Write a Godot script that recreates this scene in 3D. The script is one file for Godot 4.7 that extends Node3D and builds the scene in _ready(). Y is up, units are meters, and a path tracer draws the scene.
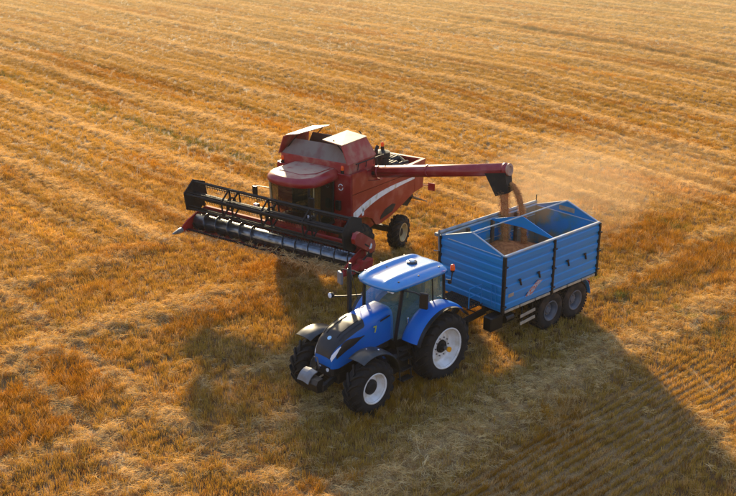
extends Node3D
# Harvest: a combine unloads grain into a trailer behind a tractor on a stubble field in low sun.
# Vehicles are built in their own frame: P(forward, up, left).

var rng := RandomNumberGenerator.new()
var M := {}
var taken := {}
var n_big := FastNoiseLite.new()
var n_mid := FastNoiseLite.new()
var n_fine := FastNoiseLite.new()
var n_patch := FastNoiseLite.new()

func _ready() -> void:
	rng.seed = 7
	setup_view()
	setup_materials()
	setup_noise()
	build_field()
	build_combine()
	build_trailer()
	build_tractor()
	build_grain()
	build_stubble()
	build_dust()

# ------------------------------------------------------------------ camera, sky, sun
func setup_view() -> void:
	var cam := Camera3D.new()
	cam.name = "camera"
	cam.position = Vector3(0, 13.239, 0)
	cam.rotation = Vector3(-0.357, 0, 0)
	cam.fov = 27.86
	cam.near = 0.1
	cam.far = 8000.0
	add_child(cam)
	cam.current = true
	var we := WorldEnvironment.new()
	we.name = "world_environment"
	var e := Environment.new()
	e.background_mode = Environment.BG_SKY
	var sm := ProceduralSkyMaterial.new()
	sm.sky_top_color = Color(0.47, 0.57, 0.74)
	sm.sky_horizon_color = Color(0.87, 0.82, 0.74)
	sm.sky_curve = 0.12
	sm.ground_bottom_color = Color(0.35, 0.26, 0.14)
	sm.ground_horizon_color = Color(0.87, 0.82, 0.74)
	sm.sun_angle_max = 55.0
	sm.sun_curve = 0.55
	var sky := Sky.new()
	sky.sky_material = sm
	e.sky = sky
	e.background_energy_multiplier = 0.62
	e.tonemap_mode = Environment.TONE_MAPPER_LINEAR
	e.tonemap_exposure = 2.9
	e.sdfgi_enabled = true
	e.ssao_enabled = true
	e.ssil_enabled = true
	e.fog_enabled = true
	e.fog_density = 0.00025
	e.fog_light_color = Color(1.0, 0.92, 0.78)
	e.volumetric_fog_enabled = true
	e.volumetric_fog_density = 0.0
	we.environment = e
	add_child(we)
	var sun := DirectionalLight3D.new()
	sun.name = "sun"
	sun.light_energy = 1.6
	sun.light_color = Color(1.0, 0.91, 0.74)
	sun.light_angular_distance = 2.4
	sun.shadow_enabled = true
	var az := deg_to_rad(-9.0)
	var el := deg_to_rad(16.0)
	var to_sun := Vector3(sin(az) * cos(el), sin(el), -cos(az) * cos(el))
	sun.position = Vector3(0, 30, -30)
	sun.basis = Basis.looking_at(-to_sun, Vector3.UP)
	add_child(sun)

# ------------------------------------------------------------------ naming
func numbered(parent: Node, called: String) -> String:
	var key := str(parent.get_instance_id()) + "/" + called
	var k: int = taken.get(key, 0)
	taken[key] = k + 1
	return called if k == 0 else "%s_%03d" % [called, k]

func tag(o: Node, label: String, category: String, group := "", kind := "") -> void:
	if label != "": o.set_meta("label", label)
	if category != "": o.set_meta("category", category)
	if group != "": o.set_meta("group", group)
	if kind != "": o.set_meta("kind", kind)

func put(o: Node, called: String, parent: Node) -> Node:
	o.name = numbered(parent, called)
	parent.add_child(o, true)
	return o

func node(called: String, parent: Node, at := Vector3.ZERO) -> Node3D:
	var o := Node3D.new()
	put(o, called, parent)
	o.position = at
	return o

func vehicle(called: String, x: float, z: float, yaw: float, label: String, category: String) -> Node3D:
	var o := node(called, self, Vector3(x, 0, z))
	o.rotation.y = -yaw
	tag(o, label, category)
	return o

func P(f: float, u: float, l: float) -> Vector3:
	return Vector3(f, u, -l)

# ------------------------------------------------------------------ mesh helpers
func mb(smooth := false) -> SurfaceTool:
	var st := SurfaceTool.new()
	st.begin(Mesh.PRIMITIVE_TRIANGLES)
	st.set_smooth_group(0 if smooth else -1)
	return st

func obj(called: String, st: SurfaceTool, mat: Material, parent: Node) -> MeshInstance3D:
	st.generate_normals()
	var o := MeshInstance3D.new()
	o.mesh = st.commit()
	o.mesh.surface_set_material(0, mat)
	put(o, called, parent)
	return o

func shared(called: String, mesh: Mesh, parent: Node, at := Vector3.ZERO) -> MeshInstance3D:
	var o := MeshInstance3D.new()
	o.mesh = mesh
	put(o, called, parent)
	o.position = at
	return o

func tri(st: SurfaceTool, a: Vector3, b: Vector3, c: Vector3) -> void:
	st.add_vertex(a); st.add_vertex(c); st.add_vertex(b)

func quad(st: SurfaceTool, a: Vector3, b: Vector3, c: Vector3, d: Vector3) -> void:
	tri(st, a, b, c); tri(st, a, c, d)

func box(st: SurfaceTool, c: Vector3, s: Vector3, b := Basis(), ch := 0.012) -> void:
	var h := s * 0.5
	ch = minf(ch, minf(h.x, minf(h.y, h.z)) * 0.45)
	var pt := func(ax: int, sx: float, sy: float, sz: float) -> Vector3:
		var v := Vector3(sx * (h.x - (0.0 if ax == 0 else ch)), sy * (h.y - (0.0 if ax == 1 else ch)), sz * (h.z - (0.0 if ax == 2 else ch)))
		return c + b * v
	var sg := func(ax: int, a: float, j: float, k: float) -> Array:
		var r := [0.0, 0.0, 0.0]
		r[ax] = a; r[(ax + 1) % 3] = j; r[(ax + 2) % 3] = k
		return r
	for ax in 3:
		for s0 in [-1.0, 1.0]:
			var q := []
			for jk in [[-1.0, -1.0], [1.0, -1.0], [1.0, 1.0], [-1.0, 1.0]]:
				var r: Array = sg.call(ax, s0, jk[0], jk[1])
				q.append(pt.call(ax, r[0], r[1], r[2]))
			if s0 < 0: q.reverse()
			quad(st, q[0], q[1], q[2], q[3])
	for ax in 3:
		var j := (ax + 1) % 3
		var k := (ax + 2) % 3
		for s1 in [-1.0, 1.0]:
			for s2 in [-1.0, 1.0]:
				var r0: Array = sg.call(ax, -1.0, s1, s2)
				var r1: Array = sg.call(ax, 1.0, s1, s2)
				var q := [pt.call(j, r0[0], r0[1], r0[2]), pt.call(k, r0[0], r0[1], r0[2]), pt.call(k, r1[0], r1[1], r1[2]), pt.call(j, r1[0], r1[1], r1[2])]
				if s1 * s2 > 0: q.reverse()
				quad(st, q[0], q[1], q[2], q[3])
	for sx in [-1.0, 1.0]:
		for sy in [-1.0, 1.0]:
			for sz in [-1.0, 1.0]:
				var a: Vector3 = pt.call(0, sx, sy, sz)
				var b2: Vector3 = pt.call(1, sx, sy, sz)
				var c2: Vector3 = pt.call(2, sx, sy, sz)
				if sx * sy * sz > 0: tri(st, a, b2, c2)
				else: tri(st, a, c2, b2)

func bar(st: SurfaceTool, a: Vector3, b: Vector3, w: float, h: float, ch := 0.006) -> void:
	var d := b - a
	var up := Vector3.UP if absf(d.normalized().y) < 0.9 else Vector3.RIGHT
	var x := d.normalized()
	var z := x.cross(up).normalized()
	var y := z.cross(x)
	box(st, (a + b) * 0.5, Vector3(d.length(), h, w), Basis(x, y, z), ch)

func tube(st: SurfaceTool, pts: Array, r, sides := 8, cap := true) -> void:
	var n := pts.size()
	var rings := []
	var nx := Vector3.ZERO
	for i in n:
		var d: Vector3 = (pts[mini(i + 1, n - 1)] - pts[maxi(i - 1, 0)]).normalized()
		if i == 0:
			nx = d.cross(Vector3.UP if absf(d.y) < 0.9 else Vector3.RIGHT).normalized()
		else:
			nx = (nx - d * nx.dot(d)).normalized()
		var ny := d.cross(nx)
		var rad: float = r[i] if r is Array else r
		var ring := []
		for k in sides:
			var a := TAU * k / sides
			ring.append(pts[i] + (nx * cos(a) + ny * sin(a)) * rad)
		rings.append(ring)
	for i in n - 1:
		for k in sides:
			var k2 := (k + 1) % sides
			quad(st, rings[i][k], rings[i][k2], rings[i + 1][k2], rings[i + 1][k])
	if cap:
		for e in [0, n - 1]:
			for k in range(1, sides - 1):
				if e == 0: tri(st, rings[e][0], rings[e][k + 1], rings[e][k])
				else: tri(st, rings[e][0], rings[e][k], rings[e][k + 1])

# profile of Vector2(axial, radius) turned about an axis
func lathe(st: SurfaceTool, prof: Array, c: Vector3, axis: Vector3, segs := 32) -> void:
	axis = axis.normalized()
	var nx := axis.cross(Vector3.UP if absf(axis.y) < 0.9 else Vector3.RIGHT).normalized()
	var ny := axis.cross(nx)
	for i in prof.size() - 1:
		for k in segs:
			var a := TAU * k / segs
			var b := TAU * (k + 1) / segs
			var da := nx * cos(a) + ny * sin(a)
			var db := nx * cos(b) + ny * sin(b)
			var p: Vector2 = prof[i]
			var q: Vector2 = prof[i + 1]
			var p0 := c + axis * p.x
			var q0 := c + axis * q.x
			if p.y < 1e-5: tri(st, p0, q0 + db * q.y, q0 + da * q.y)
			elif q.y < 1e-5: tri(st, p0 + da * p.y, p0 + db * p.y, q0)
			else: quad(st, p0 + da * p.y, p0 + db * p.y, q0 + db * q.y, q0 + da * q.y)

# polygon in (x, y) of a plane, pushed out from t0 to t1 along ez
func prism(st: SurfaceTool, poly: Array, ex: Vector3, ey: Vector3, ez: Vector3, t0: float, t1: float, o := Vector3.ZERO) -> void:
	var pk := PackedVector2Array(poly)
	var idx := Geometry2D.triangulate_polygon(pk)
	for k in range(0, idx.size(), 3):
		var a: Vector2 = poly[idx[k]]
		var b: Vector2 = poly[idx[k + 1]]
		var c: Vector2 = poly[idx[k + 2]]
		var g := func(v: Vector2, t: float) -> Vector3: return o + ex * v.x + ey * v.y + ez * t
		tri(st, g.call(a, t1), g.call(b, t1), g.call(c, t1))
		tri(st, g.call(a, t0), g.call(c, t0), g.call(b, t0))
	for k in poly.size():
		var a: Vector2 = poly[k]
		var b: Vector2 = poly[(k + 1) % poly.size()]
		var p := o + ex * a.x + ey * a.y
		var q := o + ex * b.x + ey * b.y
		quad(st, p + ez * t0, q + ez * t0, q + ez * t1, p + ez * t1)

# a side profile: polygon of (forward, up) between two lateral positions
func side_prism(st: SurfaceTool, poly: Array, l0: float, l1: float) -> void:
	prism(st, poly, Vector3.RIGHT, Vector3.UP, Vector3(0, 0, -1), l0, l1)

# grid of points as a plate of some thickness
func sheet(st: SurfaceTool, rows: Array, th := 0.0, dir := Vector3.ZERO) -> void:
	var nr := rows.size()
	var nc: int = rows[0].size()
	for i in nr - 1:
		for k in nc - 1:
			quad(st, rows[i][k], rows[i][k + 1], rows[i + 1][k + 1], rows[i + 1][k])
	if th <= 0.0: return
	var low := []
	for i in nr:
		var r := []
		for k in nc:
			var du: Vector3 = rows[mini(i + 1, nr - 1)][k] - rows[maxi(i - 1, 0)][k]
			var dv: Vector3 = rows[i][mini(k + 1, nc - 1)] - rows[i][maxi(k - 1, 0)]
			var nn := du.cross(dv).normalized() if dir == Vector3.ZERO else dir
			r.append(rows[i][k] + nn * th)
		low.append(r)
	for i in nr - 1:
		for k in nc - 1:
			quad(st, low[i][k], low[i + 1][k], low[i + 1][k + 1], low[i][k + 1])
	st.set_smooth_group(-1)
	for i in nr - 1:
		quad(st, rows[i][0], rows[i + 1][0], low[i + 1][0], low[i][0])
		quad(st, rows[i][nc - 1], low[i][nc - 1], low[i + 1][nc - 1], rows[i + 1][nc - 1])
	for k in nc - 1:
		quad(st, rows[0][k], low[0][k], low[0][k + 1], rows[0][k + 1])
		quad(st, rows[nr - 1][k], rows[nr - 1][k + 1], low[nr - 1][k + 1], low[nr - 1][k])
	st.set_smooth_group(0)

func text(called: String, s: String, size: float, mat: Material, parent: Node, at: Vector3, b: Basis, depth := 0.006) -> void:
	var t := TextMesh.new()
	var f := SystemFont.new()
	f.font_names = PackedStringArray(["Droid Sans"])
	f.font_weight = 700
	t.font = f
	t.text = s
	t.font_size = 32
	t.pixel_size = size / 32.0
	t.depth = depth
	t.material = mat
	var o := MeshInstance3D.new()
	o.mesh = t
	put(o, called, parent)
	o.transform = Transform3D(b, at)

# ------------------------------------------------------------------ materials
func noise_tex(c1: Color, c2: Color, freq: float, lo: float, hi: float, sd: int, px := 256, octaves := 4) -> ImageTexture:
	var n := FastNoiseLite.new()
	n.seed = sd
	n.noise_type = FastNoiseLite.TYPE_SIMPLEX_SMOOTH
	n.frequency = freq
	n.fractal_octaves = octaves
	var im := n.get_seamless_image(px, px)
	im.convert(Image.FORMAT_L8)
	var out := Image.create(px, px, true, Image.FORMAT_RGB8)
	var rr := RandomNumberGenerator.new()
	rr.seed = sd
	for y in px:
		for x in px:
			var v := smoothstep(lo, hi, im.get_pixel(x, y).r + rr.randf_range(-0.05, 0.05))
			out.set_pixel(x, y, c1.lerp(c2, v))
	out.generate_mipmaps()
	return ImageTexture.create_from_image(out)

func mat(col: Color, rough := 0.6, metal := 0.0) -> StandardMaterial3D:
	var m := StandardMaterial3D.new()
	m.albedo_color = col
	m.roughness = rough
	m.metallic = metal
	return m

# paint with settled dust: patches of dust over the paint colour
func dusty(col: Color, dust: Color, lo: float, hi: float, rough: float, sd: int, scale := 0.5, coat := 0.0, metal := 0.0) -> StandardMaterial3D:
	var m := mat(Color.WHITE, rough, metal)
	m.albedo_texture = noise_tex(col, dust, 0.012, lo, hi, sd)
	m.uv1_triplanar = true
	m.uv1_scale = Vector3.ONE * scale
	if coat > 0.0:
		m.clearcoat_enabled = true
		m.clearcoat = coat
		m.clearcoat_roughness = 0.12
	return m

func setup_materials() -> void:
	var dust := Color(0.55, 0.42, 0.29)
	M.blue = dusty(Color(0.0, 0.38, 0.72), Color(0.01, 0.39, 0.69), 0.3, 0.9, 0.42, 11, 0.6, 0.25)
	M.blue.metallic_specular = 0.3
	M.roof_blue = dusty(Color(0.0, 0.47, 0.76), Color(0.20, 0.54, 0.75), 0.35, 0.95, 0.22, 12, 0.6, 1.0)
	M.roof_blue.metallic_specular = 0.8
	M.trailer_blue = dusty(Color(0.0, 0.49, 0.74), Color(0.11, 0.50, 0.70), 0.40, 0.95, 0.38, 13, 0.35, 0.3)
	M.trailer_inner = dusty(Color(0.0, 0.51, 0.78), Color(0.56, 0.50, 0.42), 0.15, 0.62, 0.6, 14, 0.3)
	M.rail = dusty(Color(0.62, 0.70, 0.78), Color(0.70, 0.68, 0.62), 0.3, 0.8, 0.35, 15, 0.5)
	M.trailer_blue.uv1_scale = Vector3(0.12, 0.9, 0.12)
	M.tank_grey = dusty(Color(0.46, 0.31, 0.28), Color(0.50, 0.44, 0.39), 0.15, 0.6, 0.7, 26, 0.5)
	M.strip = dusty(Color(0.60, 0.55, 0.48), Color(0.70, 0.64, 0.54), 0.3, 0.8, 0.5, 16, 0.8)
	M.red = dusty(Color(0.54, 0.035, 0.075), Color(0.62, 0.29, 0.25), 0.32, 0.95, 0.42, 21, 0.4, 0.15)
	M.lamp_red = mat(Color(0.62, 0.03, 0.04), 0.25)
	M.dusty_red = dusty(Color(0.60, 0.16, 0.15), Color(0.64, 0.42, 0.34), 0.20, 0.85, 0.6, 23, 0.5)
	M.roof_dust = dusty(Color(0.62, 0.30, 0.27), Color(0.68, 0.55, 0.46), 0.05, 0.55, 0.6, 24, 0.5)
	M.header_red = dusty(Color(0.60, 0.05, 0.07), Color(0.56, 0.25, 0.18), 0.35, 0.95, 0.8, 25, 0.6)
	M.white = dusty(Color(0.90, 0.90, 0.89), Color(0.78, 0.74, 0.66), 0.4, 0.9, 0.35, 31, 0.8)
	M.cream = dusty(Color(0.74, 0.66, 0.46), Color(0.60, 0.50, 0.34), 0.4, 0.9, 0.5, 32, 0.8)
	M.black = dusty(Color(0.07, 0.07, 0.075), Color(0.16, 0.14, 0.12), 0.45, 1.0, 0.45, 33, 0.7)
	M.reel = dusty(Color(0.055, 0.055, 0.06), Color(0.15, 0.125, 0.10), 0.45, 1.0, 0.8, 37, 0.7)
	M.plastic = mat(Color(0.055, 0.055, 0.06), 0.45)
	M.dark = dusty(Color(0.07, 0.066, 0.064), Color(0.20, 0.155, 0.12), 0.45, 1.0, 0.7, 34, 0.6)
	M.tyre = dusty(Color(0.055, 0.054, 0.054), Color(0.14, 0.12, 0.10), 0.45, 1.0, 0.85, 35, 0.7)
	M.tyre_dusty = dusty(Color(0.09, 0.084, 0.08), Color(0.27, 0.21, 0.155), 0.35, 0.9, 0.9, 36, 0.7)
	M.steel = dusty(Color(0.50, 0.53, 0.56), Color(0.36, 0.36, 0.36), 0.4, 0.8, 0.28, 41, 0.9, 0.0, 0.9)
	M.grey = dusty(Color(0.46, 0.47, 0.48), Color(0.42, 0.38, 0.33), 0.4, 0.9, 0.45, 42, 0.8)
	M.chrome = mat(Color(0.85, 0.87, 0.9), 0.15, 1.0)
	M.rim_grey = dusty(Color(0.32, 0.36, 0.41), Color(0.36, 0.31, 0.26), 0.4, 0.9, 0.45, 43, 0.9)
	M.fender = dusty(Color(0.17, 0.18, 0.18), Color(0.30, 0.28, 0.25), 0.4, 0.9, 0.35, 44, 0.9)
	M.yellow = mat(Color(0.90, 0.62, 0.05), 0.45)
	M.lime = mat(Color(0.66, 0.70, 0.12), 0.5)
	M.orange = mat(Color(0.98, 0.36, 0.02), 0.25)
	M.lamp = mat(Color(0.88, 0.90, 0.92), 0.12)
	M.badge = mat(Color(0.62, 0.80, 0.92), 0.25)
	M.seat = mat(Color(0.13, 0.125, 0.125), 0.85)
	M.skin_beige = mat(Color(0.50, 0.44, 0.36), 0.8)
	M.sticker = dusty(Color(0.62, 0.68, 0.74), Color(0.72, 0.36, 0.28), 0.40, 0.7, 0.5, 45, 3.0)
	M.canvas = dusty(Color(0.62, 0.64, 0.66), Color(0.52, 0.50, 0.46), 0.3, 0.8, 0.7, 46, 0.7)
	M.post_dust = dusty(Color(0.30, 0.24, 0.19), Color(0.46, 0.36, 0.26), 0.3, 0.8, 0.8, 47, 0.8)
	var g := mat(Color(0.50, 0.72, 0.70, 0.20), 0.02)
	g.transparency = BaseMaterial3D.TRANSPARENCY_ALPHA
	M.glass = g
	var g2 := mat(Color(0.10, 0.14, 0.11, 0.62), 0.04)
	g2.transparency = BaseMaterial3D.TRANSPARENCY_ALPHA
	M.dark_glass = g2
	M.grain = dusty(Color(0.76, 0.46, 0.24), Color(0.62, 0.34, 0.16), 0.3, 0.7, 0.85, 51, 2.0)
	var st := mat(Color.WHITE, 0.75)
	st.vertex_color_use_as_albedo = true
	st.metallic_specular = 0.12
	st.cull_mode = BaseMaterial3D.CULL_DISABLED
	st.backlight_enabled = true
	st.backlight = Color(0.7, 0.56, 0.34)
	M.straw = st
	var gr := mat(Color.WHITE, 0.8)
	gr.vertex_color_use_as_albedo = true
	M.kernel = gr

func setup_noise() -> void:
	for a in [[n_big, 3, 0.045, 3], [n_mid, 5, 0.35, 3], [n_fine, 9, 1.6, 2], [n_patch, 12, 0.16, 3]]:
		var n: FastNoiseLite = a[0]
		n.seed = a[1]
		n.noise_type = FastNoiseLite.TYPE_SIMPLEX_SMOOTH
		n.frequency = a[2]
		n.fractal_octaves = a[3]

# ------------------------------------------------------------------ the field
# n runs across the old windrows, m across the combine's present passes
func fn(x: float, z: float) -> float:
	var n := 0.749 * x - 0.663 * z
	var m := 0.663 * x + 0.749 * z
	return n + 0.20 * maxf(0.0, m + 46.0) * smoothstep(26.0, 44.0, n)

func fm(x: float, z: float) -> float:
	return 0.663 * x + 0.749 * z

func bell(d: float, w: float) -> float:
	return exp(-d * d / (w * w))

func headland(x: float, z: float) -> float:      # 1 where the rows run along the tractor's way
	var n := 0.749 * x - 0.663 * z
	var m := 0.663 * x + 0.749 * z
	return smoothstep(-1.2, 1.2, m + 34.0 - 0.5 * (n - 12.0) + n_big.get_noise_2d(x, z) * 4.0)

func windrow_d(x: float, z: float) -> float:     # distance to the nearest old windrow
	var n := fn(x, z) + n_patch.get_noise_2d(x * 0.35, z * 0.35) * 0.45
	return n - (18.2 + 6.38 * roundf((n - 18.2) / 6.38))

func straw_at(x: float, z: float) -> float:      # loose pale straw, 0 to 1
	var n := 0.749 * x - 0.663 * z
	var m := 0.663 * x + 0.749 * z
	var hl := headland(x, z)
	var s := 0.0
	if hl < 0.99:
		var d := windrow_d(x, z)
		s = maxf(bell(d, 0.5), 0.35 * bell(d, 1.2))
		s = maxf(s, 0.6 * bell(d - 2.2, 0.24))
		s = maxf(s, 0.6 * bell(d + 1.9, 0.24))
		s = maxf(s, 0.4 * bell(d + 3.0, 0.18))
		s *= (1.0 - hl) * clampf(0.85 + 0.5 * n_patch.get_noise_2d(n * 3.0, m * 0.6), 0.0, 1.0)
	if hl > 0.01:
		var wob := n_patch.get_noise_2d(x * 0.5, z * 0.5) * 0.7
		var q := 0.0
		for c in [[-14.9, 0.85, 1.0], [-26.4, 0.9, 0.9], [-18.4, 0.40, 0.65], [-21.2, 0.35, 0.6], [-32.0, 0.7, 0.7]]:
			q = maxf(q, c[2] * bell(m - c[0] + wob, c[1]))
		q = maxf(q, 0.75 * bell(n - 11.3 + wob * 0.6, 0.4) * (1.0 - smoothstep(-17.0, -14.0, m)))
		q = maxf(q, 0.65 * bell(n - 9.3 + wob * 0.6, 0.4) * (1.0 - smoothstep(-17.0, -14.0, m)))
		q = maxf(q, 0.6 * bell(x - 8.5 - wob, 0.4) * smoothstep(-24.5, -22.0, z))
		s = maxf(s, hl * q * clampf(0.85 + 0.8 * n_mid.get_noise_2d(x * 0.8, z * 0.8), 0.0, 1.0))
	return clampf(s, 0.0, 1.0)

func rut_at(x: float, z: float) -> float:
	var n := 0.749 * x - 0.663 * z
	var m := 0.663 * x + 0.749 * z
	var hl := headland(x, z)
	var wob := n_patch.get_noise_2d(x * 0.5, z * 0.5) * 0.7
	var r := bell(n - 11.3 + wob * 0.6, 0.26) * (1.0 - smoothstep(-17.0, -14.0, m))
	r = maxf(r, bell(n - 9.3 + wob * 0.6, 0.26) * (1.0 - smoothstep(-17.0, -14.0, m)))
	r = maxf(r, 0.8 * bell(m + 18.4 + wob, 0.25))
	r = maxf(r, 0.8 * bell(m + 21.2 + wob, 0.25))
	r *= hl
	if hl < 0.99:
		var d := windrow_d(x, z)
		r = maxf(r, (1.0 - hl) * 0.7 * maxf(bell(d - 2.2, 0.22), bell(d + 1.9, 0.22)))
	return r

func clump_at(x: float, z: float) -> float:
	var n := 0.749 * x - 0.663 * z
	var m := 0.663 * x + 0.749 * z
	var h := headland(x, z)
	return lerpf(n_patch.get_noise_2d(n * 1.7 + 40.0, m * 0.2), n_patch.get_noise_2d(n * 0.7, m * 1.6 + 90.0), h)

func row_zone(m: float, n: float) -> float:             # where the drill rows show plainly
	return smoothstep(-13.9, -13.4, m) * (1.0 - smoothstep(-10.6, -10.0, m)) * (1.0 - smoothstep(23.0, 27.0, n))

func calm(x: float, z: float) -> float:          # the ground the wheels have pressed level
	var c := 1.0
	for p in [Vector2(-0.3, -24.6), Vector2(1.2, -25.9), Vector2(4.5, -28.9), Vector2(5.5, -29.6), Vector2(-1.8, -33.4), Vector2(0.0, -36.2)]:
		c = minf(c, smoothstep(1.0, 2.6, Vector2(x, z).distance_to(p)))
	return c

func ground_h(x: float, z: float) -> float:
	var h := 0.06 * n_patch.get_noise_2d(x * 0.8, z * 0.8) + lerpf(0.018, 0.05, headland(x, z)) * n_mid.get_noise_2d(x, z)
	h += lerpf(0.09, 0.20, headland(x, z)) * straw_at(x, z) * (0.45 + 0.8 * maxf(0.0, n_fine.get_noise_2d(x * 0.7, z * 0.7) + 0.35))
	h -= 0.07 * rut_at(x, z)
	return h * (0.25 + 0.75 * calm(x, z)) - 0.01

func fibre_texture() -> ImageTexture:
	# a mat of cut straw and chaff on soil: thousands of short strokes
	var px := 1024
	var im := Image.create(px, px, true, Image.FORMAT_RGB8)
	im.fill(Color(0.62, 0.53, 0.40))
	var rr := RandomNumberGenerator.new()
	rr.seed = 99
	for i in 26000:
		var x := rr.randf() * px
		var y := rr.randf() * px
		var a := rr.randf() * TAU
		var ln := rr.randi_range(10, 46)
		var t := rr.randf()
		var c := Color(0.46, 0.37, 0.26).lerp(Color(1.0, 0.96, 0.88), t)
		if t < 0.2: c = Color(0.34, 0.26, 0.17).lerp(Color(0.48, 0.38, 0.26), rr.randf())
		var dx := cos(a)
		var dy := sin(a)
		for k in ln:
			im.set_pixel(posmod(int(x + dx * k), px), posmod(int(y + dy * k), px), c)
	im.generate_mipmaps()
	return ImageTexture.create_from_image(im)

func axis_lines(parts: Array) -> PackedFloat32Array:
	var out := PackedFloat32Array()
	for p in parts:
		var v: float = p[0]
		while v < p[1] - 1e-4:
			out.append(v)
			v += p[2]
	out.append(parts[parts.size() - 1][1])
	return out

func build_field() -> void:
	var xs := axis_lines([[-3000.0, -600.0, 600.0], [-600.0, -120.0, 80.0], [-120.0, -44.0, 4.0], [-44.0, -18.0, 0.65], [-18.0, 18.0, 0.17], [18.0, 44.0, 0.65], [44.0, 120.0, 4.0], [120.0, 600.0, 80.0], [600.0, 3000.0, 600.0]])
	var zs := axis_lines([[-4000.0, -800.0, 800.0], [-800.0, -200.0, 60.0], [-200.0, -130.0, 5.0], [-130.0, -60.0, 0.7], [-60.0, -44.0, 0.35], [-44.0, -14.0, 0.17], [-14.0, 10.0, 2.0], [10.0, 200.0, 38.0], [200.0, 2000.0, 600.0]])
	var v := PackedVector3Array()
	var col := PackedColorArray()
	var uv := PackedVector2Array()
	var soil := Color(0.22, 0.125, 0.042)
	var gold := Color(0.42, 0.27, 0.08)
	var pale := Color(0.78, 0.62, 0.36)
	for z in zs:
		for x in xs:
			var near: bool = absf(x) < 80.0 and z > -140.0 and z < -10.0
			v.append(Vector3(x, ground_h(x, z) if near else -0.02, z))
			var c := gold
			if absf(x) < 130.0 and z > -210.0 and z < 0.0:
				var t := clampf(0.5 + 0.9 * clump_at(x, z), 0.0, 1.0)
				c = soil.lerp(gold, t).lerp(pale, maxf(straw_at(x, z), 0.55 * headland(x, z) * row_zone(fm(x, z), 0.749 * x - 0.663 * z)))
			col.append(c)
			uv.append(Vector2(x, z) * 0.30)
	var idx := PackedInt32Array()
	var w := xs.size()
	for i in zs.size() - 1:
		for k in w - 1:
			var a := i * w + k
			idx.append_array([a, a + 1, a + w, a + 1, a + w + 1, a + w])
	var arr := []
	arr.resize(Mesh.ARRAY_MAX)
	arr[Mesh.ARRAY_VERTEX] = v
	arr[Mesh.ARRAY_COLOR] = col
	arr[Mesh.ARRAY_TEX_UV] = uv
	arr[Mesh.ARRAY_INDEX] = idx
	var am := ArrayMesh.new()
	am.add_surface_from_arrays(Mesh.PRIMITIVE_TRIANGLES, arr)
	var st := SurfaceTool.new()
	st.create_from(am, 0)
	st.generate_normals()
	var o := MeshInstance3D.new()
	o.mesh = st.commit()
	var m := mat(Color.WHITE, 0.9)
	m.vertex_color_use_as_albedo = true
	m.albedo_texture = fibre_texture()
	o.mesh.surface_set_material(0, m)
	put(o, "ground", self)
	tag(o, "golden harvested stubble field stretching to the horizon", "field", "", "structure")

# ------------------------------------------------------------------ stubble and straw
func blade(st: SurfaceTool, a: Vector3, b: Vector3, w: float, wt: float) -> void:
	var d := (b - a).normalized()
	var s := d.cross(Vector3(rng.randf_range(-1, 1), rng.randf_range(-0.2, 0.2), rng.randf_range(-1, 1)).normalized()).normalized()
	quad(st, a - s * w, a + s * w, b + s * wt, b - s * wt)

func tuft_mesh(blades: int, spread: float, h0: float, h1: float, lean: float, w: float) -> Mesh:
	var st := mb()
	for i in blades:
		var a := Vector3(rng.randf_range(-spread, spread), -0.03, rng.randf_range(-spread, spread))
		var h := rng.randf_range(h0, h1)
		var b := a + Vector3(rng.randfn(0, lean) * h, h, rng.randfn(0, lean) * h)
		blade(st, a, b, w, w * 0.7)
	st.generate_normals()
	var m := st.commit()
	m.surface_set_material(0, M.straw)
	return m

func row_mesh(sz: float) -> Mesh:          # a short run of cut stalks along a drill row
	var st := mb()
	for i in 18:
		var p := rng.randf_range(-0.14, 0.14)
		var a := Vector3(0.749 * p, -0.03, -0.663 * p) + Vector3(rng.randfn(0, 0.016), 0, rng.randfn(0, 0.016))
		var h := rng.randf_range(0.07, 0.15)
		blade(st, a, a + Vector3(rng.randfn(0, 0.2) * h, h, rng.randfn(0, 0.2) * h), 0.0042 * sz, 0.003 * sz)
	st.generate_normals()
	var m := st.commit()
	m.surface_set_material(0, M.straw)
	return m

func litter_mesh(stalks: int, spread: float, l0: float, l1: float, w: float, lift: float) -> Mesh:
	var st := mb()
	for i in stalks:
		var c := Vector3(rng.randf_range(-spread, spread), rng.randf_range(0.0, lift), rng.randf_range(-spread, spread))
		var a := rng.randf() * TAU
		var d := Vector3(cos(a), rng.randfn(0.0, 0.28), sin(a)).normalized() * rng.randf_range(l0, l1) * 0.5
		var k := c + Vector3(0, rng.randf_range(-0.02, 0.03), 0)
		blade(st, c - d, k, w, w)
		blade(st, k, c + d, w, w * 0.8)
	st.generate_normals()
	var m := st.commit()
	m.surface_set_material(0, M.straw)
	return m

func scatter(called: String, parent: Node, mesh: Mesh, tr: Array, cols: Array) -> void:
	var mm := MultiMesh.new()
	mm.transform_format = MultiMesh.TRANSFORM_3D
	mm.use_colors = true
	mm.mesh = mesh
	mm.instance_count = tr.size()
	var buf := PackedFloat32Array()
	buf.resize(tr.size() * 16)
	for i in tr.size():
		var t: Transform3D = tr[i]
		var c: Color = cols[i]
		var b := t.basis
		var k := i * 16
		buf[k] = b.x.x; buf[k + 1] = b.y.x; buf[k + 2] = b.z.x; buf[k + 3] = t.origin.x
		buf[k + 4] = b.x.y; buf[k + 5] = b.y.y; buf[k + 6] = b.z.y; buf[k + 7] = t.origin.y
		buf[k + 8] = b.x.z; buf[k + 9] = b.y.z; buf[k + 10] = b.z.z; buf[k + 11] = t.origin.z
		buf[k + 12] = c.r; buf[k + 13] = c.g; buf[k + 14] = c.b; buf[k + 15] = 1.0
	mm.buffer = buf
	var o := MultiMeshInstance3D.new()
	o.multimesh = mm
	put(o, called, parent)

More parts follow.
